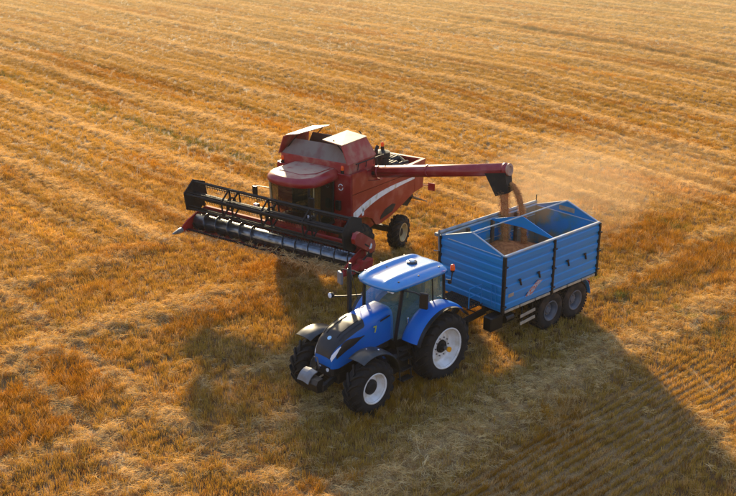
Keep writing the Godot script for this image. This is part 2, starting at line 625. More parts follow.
func build_stubble() -> void:
	var root := node("wheat_stubble", self)
	tag(root, "cut golden wheat stubble standing all over the field", "stubble", "", "stuff")
	var straw := node("loose_straw", self)
	tag(straw, "pale loose straw lying in windrows across the stubble", "straw", "", "stuff")
	# zones: z from, z to, tufts per square metre, litter per square metre, size
	var zones := [[-46.0, -16.5, 90.0, 46.0, 1.0], [-80.0, -46.0, 46.0, 28.0, 1.2], [-150.0, -80.0, 20.0, 13.0, 1.7]]
	uncut_strip(root)
	for zn in zones:
		var sz: float = zn[4]
		var meshes := []
		for k in 3: meshes.append(tuft_mesh(15, 0.060 * sz, 0.09, 0.19, 0.20, 0.0036 * sz))
		for k in 2: meshes.append(tuft_mesh(18, 0.080 * sz, 0.14, 0.27, 0.34, 0.0036 * sz))
		for k in 3: meshes.append(litter_mesh(26, 0.12 * sz, 0.07 * (0.5 + 0.5 * sz), 0.24 * (0.5 + 0.5 * sz), 0.0032 * sz, 0.06))
		meshes.append(row_mesh(sz))
		var tr := []
		var cs := []
		for k in meshes.size():
			tr.append([]); cs.append([])
		var z0: float = zn[0]
		var z1: float = zn[1]
		var wide := 0.40 * absf(z0) + 3.0
		var area := (z1 - z0) * wide * 2.0
		for pass_i in 2:
			var count := int(area * (zn[2] if pass_i == 0 else zn[3]))
			for i in count:
				var x := rng.randf_range(-wide, wide)
				var z := rng.randf_range(z0, z1)
				if absf(x) > 0.40 * absf(z) + 3.0: continue
				var s := straw_at(x, z)
				if pass_i == 0:
					if rng.randf() < s * 0.9: continue
					var rut := rut_at(x, z)
					if rng.randf() < rut * 0.8: continue
					var m := fm(x, z)
					var n := 0.749 * x - 0.663 * z
					var hl := headland(x, z)
					var in_rows := false
					var clump := clump_at(x, z)
					if hl > 0.5:
						var rows := row_zone(m, n)
						in_rows = rng.randf() < rows * 0.9
						m = roundf(m / 0.24) * 0.24 + rng.randfn(0, lerpf(0.075, 0.026, rows))
					else:
						n = roundf(n / 0.27) * 0.27 + rng.randfn(0, 0.06)
					x = 0.749 * n + 0.663 * m
					z = -0.663 * n + 0.749 * m
					if under_wheel(x, z): continue
					var tall := smoothstep(0.05, 0.4, clump)
					var pick := rng.randi_range(0, 2)
					if rng.randf() < tall * (0.75 if hl > 0.5 else 0.15): pick = rng.randi_range(3, 4)
					if in_rows: pick = 8
					var g := rng.randf()
					var c := Color(0.44, 0.285, 0.042).lerp(Color(0.60, 0.43, 0.095), g if sz < 1.1 else 0.3 + 0.4 * g)
					c = c.lerp(Color(0.46, 0.245, 0.018), tall * 0.85)
					var fine := 1.0 if sz < 1.1 else 0.4
					if sz > 1.1: pass
					elif g > 0.85: c = Color(0.68, 0.48, 0.20)
					elif g < 0.12: c = Color(0.26, 0.13, 0.03)
					var weed := bell(n - 27.0, 0.7) + 0.4 * bell(n - 34.2, 0.35)
					if rng.randf() < weed * 0.5 and n_mid.get_noise_2d(x, z) > -0.1: c = Color(0.20, 0.24, 0.05)
					var sc := rng.randf_range(0.8, 1.3)
					var bs := Basis(Vector3.UP, rng.randfn(0, 0.08) if in_rows else rng.randf() * TAU).scaled(Vector3(sc, sc * (1.0 + 0.08 * (sz - 1.0)), sc))
					tr[pick].append(Transform3D(bs, Vector3(x, ground_h(x, z), z)))
					var shade_streak := 1.0 + 0.55 * n_patch.get_noise_2d(n * 4.5, m * 0.10) * (1.0 - hl)  # windrow shadows painted as streaks in the stubble colour
					cs[pick].append(c * (1.0 + fine * rng.randf_range(-0.2, 0.15)) * shade_streak)
				else:
					if rng.randf() > (0.03 if headland(x, z) > 0.5 and row_zone(fm(x, z), 0.749 * x - 0.663 * z) > 0.5 else (0.10 if headland(x, z) > 0.5 else 0.04)) + s * 1.5: continue
					if under_wheel(x, z): continue
					var pick := rng.randi_range(5, 7)
					var c := Color(0.66, 0.50, 0.20).lerp(Color(0.80, 0.65, 0.33), rng.randf())
					if sz < 1.1 and rng.randf() < 0.15: c = Color(0.42, 0.27, 0.11)
					if headland(x, z) < 0.5: c = c.lerp(Color(0.84, 0.67, 0.33), 0.75 * s)  # paler windrow colour stands in for sun caught by raised straw
					var bs := Basis(Vector3.UP, rng.randf() * TAU) * Basis(Vector3.RIGHT, rng.randfn(0, 0.2 + 0.35 * s))
					bs = bs.scaled(Vector3.ONE * rng.randf_range(0.8, 1.3))
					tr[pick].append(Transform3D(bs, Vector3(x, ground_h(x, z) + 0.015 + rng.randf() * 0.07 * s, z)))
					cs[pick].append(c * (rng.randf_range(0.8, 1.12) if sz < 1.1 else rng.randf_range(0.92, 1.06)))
		for k in meshes.size():
			if tr[k].is_empty(): continue
			var lying: bool = k >= 5 and k <= 7
			scatter("strands" if lying else "stalks", straw if lying else root, meshes[k], tr[k], cs[k])

func uncut_strip(root: Node) -> void:
	# a narrow line of stalks left standing between two passes far off
	var a := Vector2(8.0, -103.0)
	var b := Vector2(30.5, -67.7)
	var mesh := tuft_mesh(26, 0.14, 0.16, 0.36, 0.22, 0.006)
	var tr := []
	var cs := []
	for i in 2600:
		var t := rng.randf()
		var gap := n_mid.get_noise_2d(t * 60.0, 3.0)
		if rng.randf() < 0.45 - gap * 1.5 + 2.0 * absf(t - 0.5) - 0.35: continue
		var p := a.lerp(b, t) + Vector2(0.84, -0.54) * (rng.randfn(0, 0.14) + 0.8 * sin(t * 3.0) + n_mid.get_noise_2d(t * 25.0, 9.0) * 0.5)
		tr.append(Transform3D(Basis(Vector3.UP, rng.randf() * TAU).scaled(Vector3.ONE * rng.randf_range(0.7, 1.2)), Vector3(p.x, ground_h(p.x, p.y), p.y)))
		cs.append(Color(0.36, 0.22, 0.05).lerp(Color(0.50, 0.33, 0.08), rng.randf()))
	scatter("stalks", root, mesh, tr, cs)

func under_wheel(x: float, z: float) -> bool:
	for w in wheel_spots:
		var d := Vector2(x, z) - Vector2(w[0], w[1])
		var f := Vector2(cos(w[2]), sin(w[2]))
		if absf(d.dot(f)) < w[3] and absf(d.dot(Vector2(-f.y, f.x))) < w[4]: return true
	return false

var wheel_spots := []

func note_wheel(x: float, z: float, yaw: float, f: float, l: float, hl: float, hw: float) -> void:
	wheel_spots.append([x + cos(yaw) * f + sin(yaw) * l, z + sin(yaw) * f - cos(yaw) * l, yaw, hl, hw])

# ------------------------------------------------------------------ wheels
# axis along the vehicle's left; built with the outer face to the left
func wheel(called: String, parent: Node, at: Vector3, R: float, W: float, rim: float, lugs: int, tyre_m: Material, rim_m: Material, kind: String, right := false) -> Node3D:
	var o := node(called, parent, at)
	if right: o.rotation.y = PI
	var ax := Vector3(0, 0, -1)
	var h := 0.075 if lugs > 0 else 0.0
	var T := R - h
	var st := mb(true)
	var prof := []
	for q in [[-0.40, rim - 0.03], [-0.43, rim + 0.02], [-0.485, rim + (T - rim) * 0.35], [-0.50, rim + (T - rim) * 0.62], [-0.475, T - 0.09], [-0.44, T - 0.045], [-0.30, T - 0.012], [-0.1, T], [0.1, T], [0.30, T - 0.012], [0.44, T - 0.045], [0.475, T - 0.09], [0.50, rim + (T - rim) * 0.62], [0.485, rim + (T - rim) * 0.35], [0.43, rim + 0.02], [0.40, rim - 0.03]]:
		prof.append(Vector2(q[0] * W, q[1]))
	lathe(st, prof, Vector3.ZERO, ax, 48)
	st.set_smooth_group(-1)
	if lugs > 0:
		for s in [-1.0, 1.0]:
			for i in lugs:
				var p0 := TAU * (i + (0.5 if s > 0 else 0.0)) / lugs
				var ring := []
				for t in [0.0, 0.3, 0.62, 0.9, 1.0]:
					var xx: float = s * lerpf(-0.03, 0.5, t) * W
					var base: float = T - 0.006 - (0.0 if t < 0.62 else (0.045 if t < 0.95 else 0.13))
					var top: float = R - (0.0 if t < 0.5 else (0.01 if t < 0.7 else (0.035 if t < 0.95 else 0.11)))
					var ang: float = p0 + (-1.0 if right else 1.0) * pow(t, 0.8) * 2.1 * TAU / lugs * 0.5
					var wd: float = lerpf(0.036, 0.050, t)
					var q := []
					for e in [[-wd * 1.25, base], [-wd * 0.8, top], [wd * 0.8, top], [wd * 1.25, base]]:
						var aa: float = ang + e[0] / R
						q.append(Vector3(cos(aa) * e[1], sin(aa) * e[1], -xx))
					ring.append(q)
				for j in ring.size() - 1:
					for k in 3:
						quad(st, ring[j][k], ring[j][k + 1], ring[j + 1][k + 1], ring[j + 1][k])
				quad(st, ring[0][0], ring[0][1], ring[0][2], ring[0][3])
				var e2: Array = ring[ring.size() - 1]
				quad(st, e2[3], e2[2], e2[1], e2[0])
	else:
		for i in 40:
			var a := TAU * i / 40.0
			for s in [-0.36, -0.12, 0.12, 0.36]:
				box(st, Vector3(cos(a) * T, sin(a) * T, s * W), Vector3(0.03, R * 0.115, W * 0.19), Basis(Vector3(0, 0, 1), a), 0.006)
	obj("tyre", st, tyre_m, o)
	st = mb(true)
	var e := W * 0.5
	lathe(st, [Vector2(e * 0.78, rim - 0.035), Vector2(e * 0.88, rim + 0.025), Vector2(e * 0.93, rim + 0.02), Vector2(e * 0.92, rim - 0.012), Vector2(e * 0.72, rim - 0.035), Vector2(e * 0.62, rim - 0.07), Vector2(e * 0.20, rim - 0.085), Vector2(e * 0.12, rim * 0.72), Vector2(e * 0.24, rim * 0.62), Vector2(e * 0.26, rim * 0.36), Vector2(e * 0.20, rim * 0.33), Vector2(e * 0.20, 0.0)], Vector3.ZERO, ax, 40)
	lathe(st, [Vector2(-e * 0.85, rim + 0.01), Vector2(-e * 0.8, rim - 0.05), Vector2(e * 0.1, rim - 0.09)], Vector3.ZERO, ax, 32)
	obj("rim", st, rim_m, o)
	st = mb()
	if kind == "rear":
		lathe(st, [Vector2(e * 0.2, rim * 0.33), Vector2(e * 0.36, rim * 0.31), Vector2(e * 0.38, rim * 0.2), Vector2(e * 0.6, rim * 0.17), Vector2(e * 0.62, 0.0)], Vector3.ZERO, ax, 20)
	elif kind == "front":
		lathe(st, [Vector2(e * 0.2, rim * 0.52), Vector2(e * 0.42, rim * 0.50), Vector2(e * 0.5, rim * 0.40), Vector2(e * 0.62, rim * 0.30), Vector2(e * 0.64, 0.0)], Vector3.ZERO, ax, 20)
	else:
		lathe(st, [Vector2(e * 0.2, rim * 0.40), Vector2(e * 0.46, rim * 0.36), Vector2(e * 0.5, rim * 0.3), Vector2(e * 0.52, 0.0)], Vector3.ZERO, ax, 20)
	obj("hub", st, M.dark if kind != "trailer" else M.rim_grey, o)
	st = mb()
	for i in 10:
		var a := TAU * i / 10.0
		var c := Vector3(cos(a), sin(a), 0) * rim * 0.46 + ax * e * 0.27
		lathe(st, [Vector2(0, 0.022), Vector2(0.03, 0.022), Vector2(0.035, 0.0)], c, ax, 6)
	obj("wheel_bolts", st, M.grey, o).set_meta("kind", "stuff")
	if kind == "rear":
		st = mb()
		tube(st, [ax * e * 0.6, ax * e * 1.05], 0.055, 14)
		obj("axle_end", st, M.steel, o)
		st = mb()
		lathe(st, [Vector2(e * 1.05, 0.0), Vector2(e * 1.05, 0.075), Vector2(e * 1.22, 0.075), Vector2(e * 1.24, 0.0)], Vector3.ZERO, ax, 16)
		obj("axle_cap", st, M.yellow, o)
	return o

# ------------------------------------------------------------------ tractor
func hood_pt(t: float, s: float, off := 0.0) -> Vector3:
	# t along the hood from the windscreen (0) to the nose (1), s across from right (-1) to left (1)
	var keys := [[0.0, 1.22, 2.31, 1.42, 0.45], [0.35, 2.0, 2.27, 1.38, 0.45], [0.6, 2.55, 2.18, 1.32, 0.445], [0.78, 2.95, 2.05, 1.26, 0.43], [0.9, 3.2, 1.87, 1.2, 0.40], [0.97, 3.36, 1.64, 1.2, 0.34], [1.0, 3.42, 1.42, 1.22, 0.29]]
	var i := 0
	while i < keys.size() - 2 and t > keys[i + 1][0]: i += 1
	var a: Array = keys[i]
	var b: Array = keys[i + 1]
	var k := clampf((t - a[0]) / (b[0] - a[0]), 0.0, 1.0)
	var f := lerpf(a[1], b[1], k)
	var top := lerpf(a[2], b[2], k)
	var bot := lerpf(a[3], b[3], k)
	var w := lerpf(a[4], b[4], k)
	var ang := s * PI * 0.5
	var sn := sin(ang)
	var cs := cos(ang)
	var l := (w + off) * signf(sn) * pow(absf(sn), 0.42)
	var u := bot + (top + off - bot) * pow(maxf(cs, 0.0), 0.36)
	return P(f + off * smoothstep(0.75, 1.0, t), u, l)

func hood_patch(called: String, m: Material, parent: Node, t0: float, t1: float, lo: Callable, hi: Callable, off: float, nt := 16, ns := 12) -> MeshInstance3D:
	var rows := []
	for i in nt + 1:
		var t := lerpf(t0, t1, float(i) / nt)
		var r := []
		for k in ns + 1:
			r.append(hood_pt(t, lerpf(lo.call(t), hi.call(t), float(k) / ns), off))
		rows.append(r)
	var st := mb(true)
	sheet(st, rows, 0.012)
	return obj(called, st, m, parent)

func arc_plate(st: SurfaceTool, cf: float, cu: float, r: float, a0: float, a1: float, l0: float, l1: float, th: float, drop := 0.06) -> void:
	var rows := []
	for i in 21:
		var a := deg_to_rad(lerpf(a0, a1, i / 20.0))
		var row := []
		for k in 9:
			var t := k / 8.0
			var rr := r - drop * pow(absf(t * 2.0 - 1.0), 4.0)
			row.append(P(cf + cos(a) * rr, cu + sin(a) * rr, lerpf(l0, l1, t)))
		rows.append(row)
	sheet(st, rows, th)

func pane(called: String, q: Array, m: Material, parent: Node, bow := Vector3.ZERO) -> MeshInstance3D:
	# a pane of glass between four corners, bowed outwards
	var rows := []
	for i in 7:
		var r := []
		for k in 9:
			var a := i / 6.0
			var b := k / 8.0
			var p: Vector3 = q[0].lerp(q[1], b).lerp(q[3].lerp(q[2], b), a)
			r.append(p + bow * (4.0 * b * (1.0 - b)) * (0.5 + 2.0 * a * (1.0 - a)))
		rows.append(r)
	var st := mb(true)
	sheet(st, rows)
	return obj(called, st, m, parent)

func build_tractor() -> void:
	var X := 1.22
	var Z := -25.861
	var Y := 2.352
	var T := vehicle("tractor", X, Z, Y, "bright blue tractor with black grille and white rims coupled before the blue trailer", "tractor")
	var st: SurfaceTool
	var fa := 2.75
	# chassis and axles
	st = mb()
	box(st, P(1.2, 0.92, 0), Vector3(3.9, 0.55, 0.62), Basis(), 0.05)
	box(st, P(2.9, 1.12, 0), Vector3(0.95, 0.42, 0.58), Basis(), 0.05)
	box(st, P(-0.55, 1.15, 0), Vector3(0.7, 0.8, 0.7), Basis(), 0.06)
	obj("chassis", st, M.dark, T)
	st = mb()
	box(st, P(fa, 0.72, 0), Vector3(0.26, 0.24, 1.55), Basis(), 0.04)
	for s in [-1.0, 1.0]: box(st, P(fa, 0.74, s * 0.74), Vector3(0.34, 0.5, 0.22), Basis(), 0.05)
	obj("front_axle", st, M.dark, T)
	st = mb()
	box(st, P(0, 0.98, 0), Vector3(0.55, 0.5, 1.5), Basis(), 0.08)
	obj("rear_axle", st, M.dark, T)
	# wheels
	for s in [1.0, -1.0]:
		wheel("rear_wheel", T, P(0, 0.985, s * 1.07), 1.0, 0.64, 0.58, 19, M.tyre, M.white, "rear", s < 0)
		wheel("front_wheel", T, P(fa, 0.755, s * 1.03), 0.77, 0.54, 0.41, 17, M.tyre, M.white, "front", s < 0)
		note_wheel(X, Z, Y, 0.0, s * 1.07, 0.45, 0.34)
		note_wheel(X, Z, Y, fa, s * 1.03, 0.38, 0.3)
	# hood with grille, lamps and badge
	var rows := []
	for i in 41:
		var r := []
		for k in 33: r.append(hood_pt(i / 40.0, lerpf(-1.0, 1.0, k / 32.0)))
		rows.append(r)
	st = mb(true)
	sheet(st, rows)
	var last := []
	for k in 33: last.append(P(3.38, 1.22, hood_pt(1.0, lerpf(-1.0, 1.0, k / 32.0)).z * -1.0))
	sheet(st, [rows[40], last])
	var hood := obj("hood", st, M.blue, T)
	var gw := func(t: float) -> float: return (0.56 - 0.16 * smoothstep(0.8, 1.0, t)) * smoothstep(0.425, 0.49, t) + 0.02
	hood_patch("grille", M.black, hood, 0.43, 0.99, func(t): return -gw.call(t), func(t): return gw.call(t), 0.010, 24)
	for k in [-0.3, -0.1, 0.1, 0.3]:
		hood_patch("grille_rib", M.black, hood, 0.50, 0.84, func(_t): return k - 0.018, func(_t): return k + 0.018, 0.022, 12, 2)
	for s in [-1.0, 1.0]:
		hood_patch("headlight", M.lamp, hood, 0.865, 0.985, func(t): return s * lerpf(0.62, 0.50, smoothstep(0.86, 0.98, t)), func(t): return s * lerpf(0.66, 0.80, smoothstep(0.86, 0.96, t)), 0.014, 8, 6)
		hood_patch("side_grille", M.black, hood, 0.50, 0.93, func(t): return s * (0.84 - 0.24 * smoothstep(0.52, 0.84, t) * (1.0 - 0.5 * smoothstep(0.84, 0.93, t))), func(t): return s * (0.86 + 0.05 * smoothstep(0.5, 0.7, t)), 0.012, 16, 4)
	st = mb()
	var bp := hood_pt(0.875, 0.0, 0.02)
	lathe(st, [Vector2(0.0, 0.062), Vector2(0.014, 0.058), Vector2(0.02, 0.0)], bp, Vector3(0.55, 0.83, 0), 20)
	obj("badge", st, M.badge, hood)
	# model figure on the hood side
	text("hood_lettering", "7", 0.24, M.lime, hood, P(1.95, 1.93, 0.488), Basis(Vector3(0, 1, 0), PI) * Basis(Vector3(1, 0, 0), -0.12))
	st = mb()
	bar(st, P(1.75, 2.1, 0.482), P(1.38, 2.16, 0.485), 0.008, 0.05)
	obj("hood_stripe", st, M.plastic, hood)
	st = mb()
	box(st, P(2.2, 1.32, 0), Vector3(2.0, 0.3, 0.78), Basis(), 0.04)
	box(st, P(3.12, 1.12, 0), Vector3(0.5, 0.3, 0.66), Basis(), 0.05)
	obj("engine_bay", st, M.dark, T)
	for s in [-1.0, 1.0]:
		st = mb()
		lathe(st, [Vector2(0.0, 0.05), Vector2(0.03, 0.05), Vector2(0.035, 0.0)], P(3.37, 1.13, s * 0.15), Vector3(1, 0, 0), 12)
		obj("bumper_lamp", st, M.lamp, T)
	# front linkage with weight
	st = mb()
	for s in [-1.0, 1.0]:
		bar(st, P(3.2, 0.9, s * 0.26), P(3.72, 0.78, s * 0.30), 0.09, 0.16)
	box(st, P(3.66, 0.80, 0), Vector3(0.18, 0.22, 0.74), Basis(), 0.03)
	tube(st, [P(3.3, 1.1, 0.05), P(3.6, 1.25, 0.05)], 0.035, 8)
	obj("front_linkage", st, M.dark, T)
	var wt := node("front_weight", T)
	st = mb()
	side_prism(st, [Vector2(3.70, 0.66), Vector2(3.90, 0.70), Vector2(3.94, 0.92), Vector2(3.88, 1.04), Vector2(3.70, 1.06)], -0.32, 0.32)
	obj("weight_block", st, M.black, wt)
	st = mb()
	rows = []
	for i in 7:
		var a := i / 6.0
		rows.append([P(3.66 + 0.32 * a, 1.13 - 0.03 * a - 0.2 * a * a * a, -0.36), P(3.66 + 0.32 * a, 1.15 - 0.03 * a - 0.2 * a * a * a, -0.14), P(3.66 + 0.32 * a, 1.12 - 0.03 * a - 0.2 * a * a * a, 0.06)])
	sheet(st, rows, 0.03)
	obj("weight_cover", st, M.grey, wt)
	st = mb()
	tube(st, [P(3.45, 1.12, -0.1), P(3.52, 1.45, -0.1), P(3.6, 1.5, -0.12)], 0.022, 6)
	obj("hitch_pin", st, M.grey, T)
	# front mudguards
	for s in [1.0, -1.0]:
		st = mb(true)
		arc_plate(st, fa - 0.02, 0.74, 1.02, 62, 172, s * 0.72, s * 1.30, 0.02)
		var fg := obj("front_mudguard", st, M.fender, T)
		st = mb()
		bar(st, P(fa - 0.3, 0.9, s * 0.66), P(fa - 0.3, 1.66, s * 0.74), 0.05, 0.05)
		obj("mudguard_stay", st, M.dark, fg)
		for k in 2:
			st = mb()
			var a := deg_to_rad(92.0 + 14.0 * k)
			lathe(st, [Vector2(0, 0.03), Vector2(0.02, 0.026), Vector2(0.022, 0)], P(fa - 0.02 + cos(a) * 1.015, 0.74 + sin(a) * 1.015, s * (0.9 + 0.2 * k)), Vector3(cos(a), sin(a), 0), 10)
			obj("mudguard_bolt", st, M.chrome, fg)
	# rear mudguards
	for s in [1.0, -1.0]:
		st = mb(true)
		arc_plate(st, 0.02, 0.99, 1.27, 22, 138, s * 0.66, s * 1.26, 0.03, 0.10)
		var fg := obj("rear_mudguard", st, M.blue, T)
		st = mb(true)
		arc_plate(st, 0.02, 0.99, 1.19, 20, 142, s * 1.245, s * 1.36, 0.03, 0.0)
		obj("mudguard_edge", st, M.plastic, fg)
	# cab
	var cab := node("cab", T)
	var corner := {"fl": [P(1.30, 1.40, 0.60), P(1.14, 2.98, 0.72)], "fr": [P(1.30, 1.40, -0.60), P(1.14, 2.98, -0.72)], "ml": [P(0.15, 1.45, 0.78), P(0.12, 2.98, 0.76)], "rl": [P(-0.55, 1.75, 0.74), P(-0.50, 2.98, 0.72)], "rr": [P(-0.55, 1.75, -0.74), P(-0.50, 2.98, -0.72)]}
	for k in corner:
		if k == "ml": continue
		st = mb()
		bar(st, corner[k][0], corner[k][1], 0.075, 0.10, 0.02)
		obj("pillar", st, M.plastic, cab)
	st = mb()
	side_prism(st, [Vector2(1.30, 1.0), Vector2(1.34, 1.42), Vector2(0.9, 1.42), Vector2(0.6, 1.55), Vector2(-0.62, 1.75), Vector2(-0.62, 1.05)], -0.64, 0.64)
	obj("cab_floor", st, M.plastic, cab)
	pane("windscreen", [corner.fr[0], corner.fl[0], corner.fl[1], corner.fr[1]], M.glass, cab, Vector3(0.10, 0, 0))
	var dr := pane("door", [P(1.29, 1.40, 0.61), P(0.0, 1.50, 0.75), P(-0.02, 2.95, 0.74), P(1.13, 2.95, 0.73)], M.glass, cab, Vector3(0, 0, -0.06))
	st = mb()
	tube(st, [P(1.27, 1.42, 0.63), P(0.9, 1.42, 0.68), P(0.05, 1.48, 0.78), P(0.0, 2.2, 0.80), P(0.0, 2.93, 0.76), P(1.1, 2.93, 0.75)], 0.022, 6)
	obj("door_frame", st, M.plastic, dr)
	st = mb()
	box(st, P(0.95, 1.95, 0.74), Vector3(0.06, 0.16, 0.05), Basis(), 0.012)
	obj("door_handle", st, M.chrome, dr)
	pane("side_window", [P(0.0, 1.65, 0.76), P(-0.54, 1.8, 0.75), P(-0.49, 2.95, 0.73), P(-0.02, 2.95, 0.75)], M.glass, cab, Vector3(0, 0, -0.01))
	pane("side_window", [P(1.29, 1.40, -0.61), P(-0.54, 1.75, -0.75), P(-0.49, 2.95, -0.73), P(1.13, 2.95, -0.73)], M.glass, cab, Vector3(0, 0, 0.05))
	pane("rear_window", [corner.rr[0], corner.rl[0], corner.rl[1], corner.rr[1]], M.glass, cab, Vector3(-0.04, 0, 0))
	st = mb()
	bar(st, P(1.36, 1.5, 0.1), P(1.32, 2.2, 0.35), 0.02, 0.03)
	obj("wiper", st, M.plastic, cab)
	# seat, wheel, console
	st = mb()
	box(st, P(0.05, 1.85, 0), Vector3(0.52, 0.16, 0.54), Basis(), 0.06)
	box(st, P(-0.22, 2.25, 0), Vector3(0.16, 0.78, 0.50), Basis(Vector3(0, 0, 1), 0.12), 0.06)
	box(st, P(-0.28, 2.74, 0), Vector3(0.12, 0.20, 0.28), Basis(Vector3(0, 0, 1), 0.12), 0.05)
	box(st, P(0.05, 1.66, 0), Vector3(0.34, 0.3, 0.34), Basis(), 0.03)
	obj("seat", st, M.seat, cab)
	st = mb()
	box(st, P(0.92, 1.68, 0), Vector3(0.28, 0.62, 0.34), Basis(Vector3(0, 0, 1), 0.2), 0.05)
	box(st, P(0.15, 2.0, -0.42), Vector3(0.66, 0.24, 0.22), Basis(), 0.05)
	obj("console", st, M.seat, cab)
	st = mb(true)
	var ring := []
	var sax := Vector3(-0.5, 0.86, 0).normalized()
	var sx := Vector3(0.86, 0.5, 0).normalized()
	for i in 25: ring.append(P(0.70, 2.08, 0) + (sx * cos(TAU * i / 24.0) + Vector3(0, 0, 1) * sin(TAU * i / 24.0)) * 0.2)
	tube(st, ring, 0.018, 6, false)
	tube(st, [P(0.70, 2.08, 0), P(0.82, 1.9, 0)], 0.03, 6)
	obj("steering_wheel", st, M.seat, cab)
	# roof
	rows = []
	var prof := func(a: float, b: float) -> float:
		var d := 1.0 - (1.0 - pow(absf(a), 7.0)) * (1.0 - pow(absf(b), 7.0))
		var u := 3.165 - 0.13 * d - 0.045 * a * a - 0.02 * b * b
		var rib := smoothstep(0.0, 0.10, 0.16 - absf(absf(b) - 0.52)) * smoothstep(1.0, 0.7, absf(a))
		return u + 0.05 * rib - 0.03 * smoothstep(0.45, 0.25, absf(b)) * smoothstep(0.9, 0.6, absf(a))
	var hull := func(a: float, b: float) -> Vector2:
		var k := 1.0 - 0.10 * pow(absf(a * b), 3.0)
		var ff := lerpf(-0.78, 1.52, (a + 1.0) * 0.5) + 0.10 * a * (1.0 - b * b)
		return Vector2(ff * k + 0.37 * (1.0 - k), b * 0.83 * k * (1.0 - 0.05 * maxf(a, 0.0)))
	for i in 37:
		var r := []
		for k in 37:
			var a := lerpf(-1, 1, i / 36.0)
			var b := lerpf(-1, 1, k / 36.0)
			var q: Vector2 = hull.call(a, b)
			r.append(P(q.x, prof.call(a, b), q.y))
		rows.append(r)
	st = mb(true)
	sheet(st, rows)
	# the rim turns down and closes below
	var edge := []
	for i in 36: edge.append([lerpf(-1, 1, i / 36.0), -1.0])
	for i in 36: edge.append([1.0, lerpf(-1, 1, i / 36.0)])
	for i in 36: edge.append([lerpf(1, -1, i / 36.0), 1.0])
	for i in 37: edge.append([-1.0, lerpf(1, -1, i / 36.0)])
	var e0 := []
	var e1 := []
	var e2 := []
	for p in edge:
		var q: Vector2 = hull.call(p[0], p[1])
		var u: float = prof.call(p[0], p[1])
		e0.append(P(q.x, u, q.y))
		e1.append(P(0.37 + (q.x - 0.37) * 1.0, u - 0.07, q.y * 1.0))
		e2.append(P(0.37 + (q.x - 0.37) * 0.88, 2.86, q.y * 0.86))
	sheet(st, [e0, e1, e2])
	var roof := obj("roof", st, M.roof_blue, T)
	st = mb()
	box(st, P(0.32, 2.92, 0), Vector3(1.75, 0.10, 1.42), Basis(), 0.02)
	obj("roof_lining", st, M.plastic, roof)
	st = mb()
	lathe(st, [Vector2(0, 0.15), Vector2(0.05, 0.15), Vector2(0.065, 0.11), Vector2(0.05, 0.10), Vector2(0.075, 0.0)], P(-0.05, 3.12, -0.05), Vector3.UP, 24)
	obj("roof_hatch", st, M.fender, roof)
	st = mb()
	lathe(st, [Vector2(0, 0.08), Vector2(0.06, 0.08), Vector2(0.07, 0.0)], P(-0.05, 3.165, -0.05), Vector3.UP, 20)
	obj("antenna_dome", st, M.lamp, roof)
	for q in [[1.2, 0.62], [1.2, -0.62], [0.5, 0.7], [0.5, -0.7], [0.9, 0.25], [0.2, 0.25], [-0.4, 0.65], [-0.4, -0.65], [-0.5, 0.3], [0.7, -0.3]]:
		st = mb()
		var a: float = (q[0] - 0.37) / 1.15
		lathe(st, [Vector2(-0.01, 0.028), Vector2(0.014, 0.026), Vector2(0.018, 0.0)], P(q[0], prof.call(a, q[1] / 0.83), q[1]), Vector3.UP, 8)
		obj("roof_bolt", st, M.fender, roof)
	for l in [0.58, 0.46, -0.46, -0.58]:
		st = mb()
		box(st, P(1.40, 2.86, l), Vector3(0.07, 0.07, 0.10), Basis(), 0.015)
		obj("work_lamp", st, M.lamp, T)
	# beacon
	var bc := node("beacon", T)
	st = mb()
	tube(st, [P(-0.55, 2.72, 0.78), P(-0.62, 2.72, 0.92), P(-0.66, 2.98, 0.92)], 0.02, 6)
	tube(st, [P(-0.66, 2.96, 0.92), P(-0.66, 3.02, 0.92)], 0.06, 12)
	box(st, P(-0.60, 2.66, 0.88), Vector3(0.10, 0.10, 0.10), Basis(), 0.02)
	obj("beacon_stem", st, M.plastic, bc)
	st = mb(true)
	lathe(st, [Vector2(0, 0.07), Vector2(0.10, 0.065), Vector2(0.15, 0.05), Vector2(0.165, 0.0)], P(-0.66, 3.02, 0.92), Vector3.UP, 16)
	obj("beacon_lens", st, M.orange, bc)
	# mirrors
	for s in [1.0, -1.0]:
		var mi := node("mirror", T)
		st = mb()
		if s > 0: tube(st, [P(1.14, 2.88, 0.74), P(1.02, 2.88, 1.05), P(0.92, 2.80, 1.18)], 0.022, 6)
		else: tube(st, [P(1.14, 2.9, -0.74), P(1.30, 3.0, -1.0), P(1.62, 3.12, -1.12), P(1.66, 2.7, -1.12)], 0.024, 6)
		obj("mirror_arm", st, M.plastic, mi)
		st = mb()
		if s > 0: box(st, P(0.86, 2.64, 1.22), Vector3(0.09, 0.46, 0.24), Basis(Vector3.UP, 0.35), 0.04)
		else: box(st, P(1.66, 2.86, -1.15), Vector3(0.09, 0.36, 0.22), Basis(Vector3.UP, -0.3), 0.04)
		obj("mirror_shell", st, M.plastic if s > 0 else M.grey, mi)
	# exhaust on the right with a lamp arm
	st = mb(true)
	tube(st, [P(1.72, 1.55, -0.60), P(1.72, 2.1, -0.74), P(1.70, 2.3, -0.75), P(1.70, 3.15, -0.75), P(1.70, 3.25, -0.75)], [0.06, 0.068, 0.068, 0.068, 0.055], 14)
	tube(st, [P(1.70, 3.22, -0.75), P(1.66, 3.40, -0.75)], 0.045, 12)
	obj("exhaust", st, M.black, T)
	var la := node("lamp_arm", T)
	st = mb()
	tube(st, [P(1.36, 2.42, -0.62), P(1.80, 2.42, -0.92), P(2.0, 2.42, -1.12)], 0.02, 6)
	tube(st, [P(1.45, 2.3, -0.68), P(1.45, 2.9, -0.9), P(1.3, 3.05, -0.95)], 0.012, 6)
	obj("arm_tube", st, M.plastic, la)
	st = mb(true)
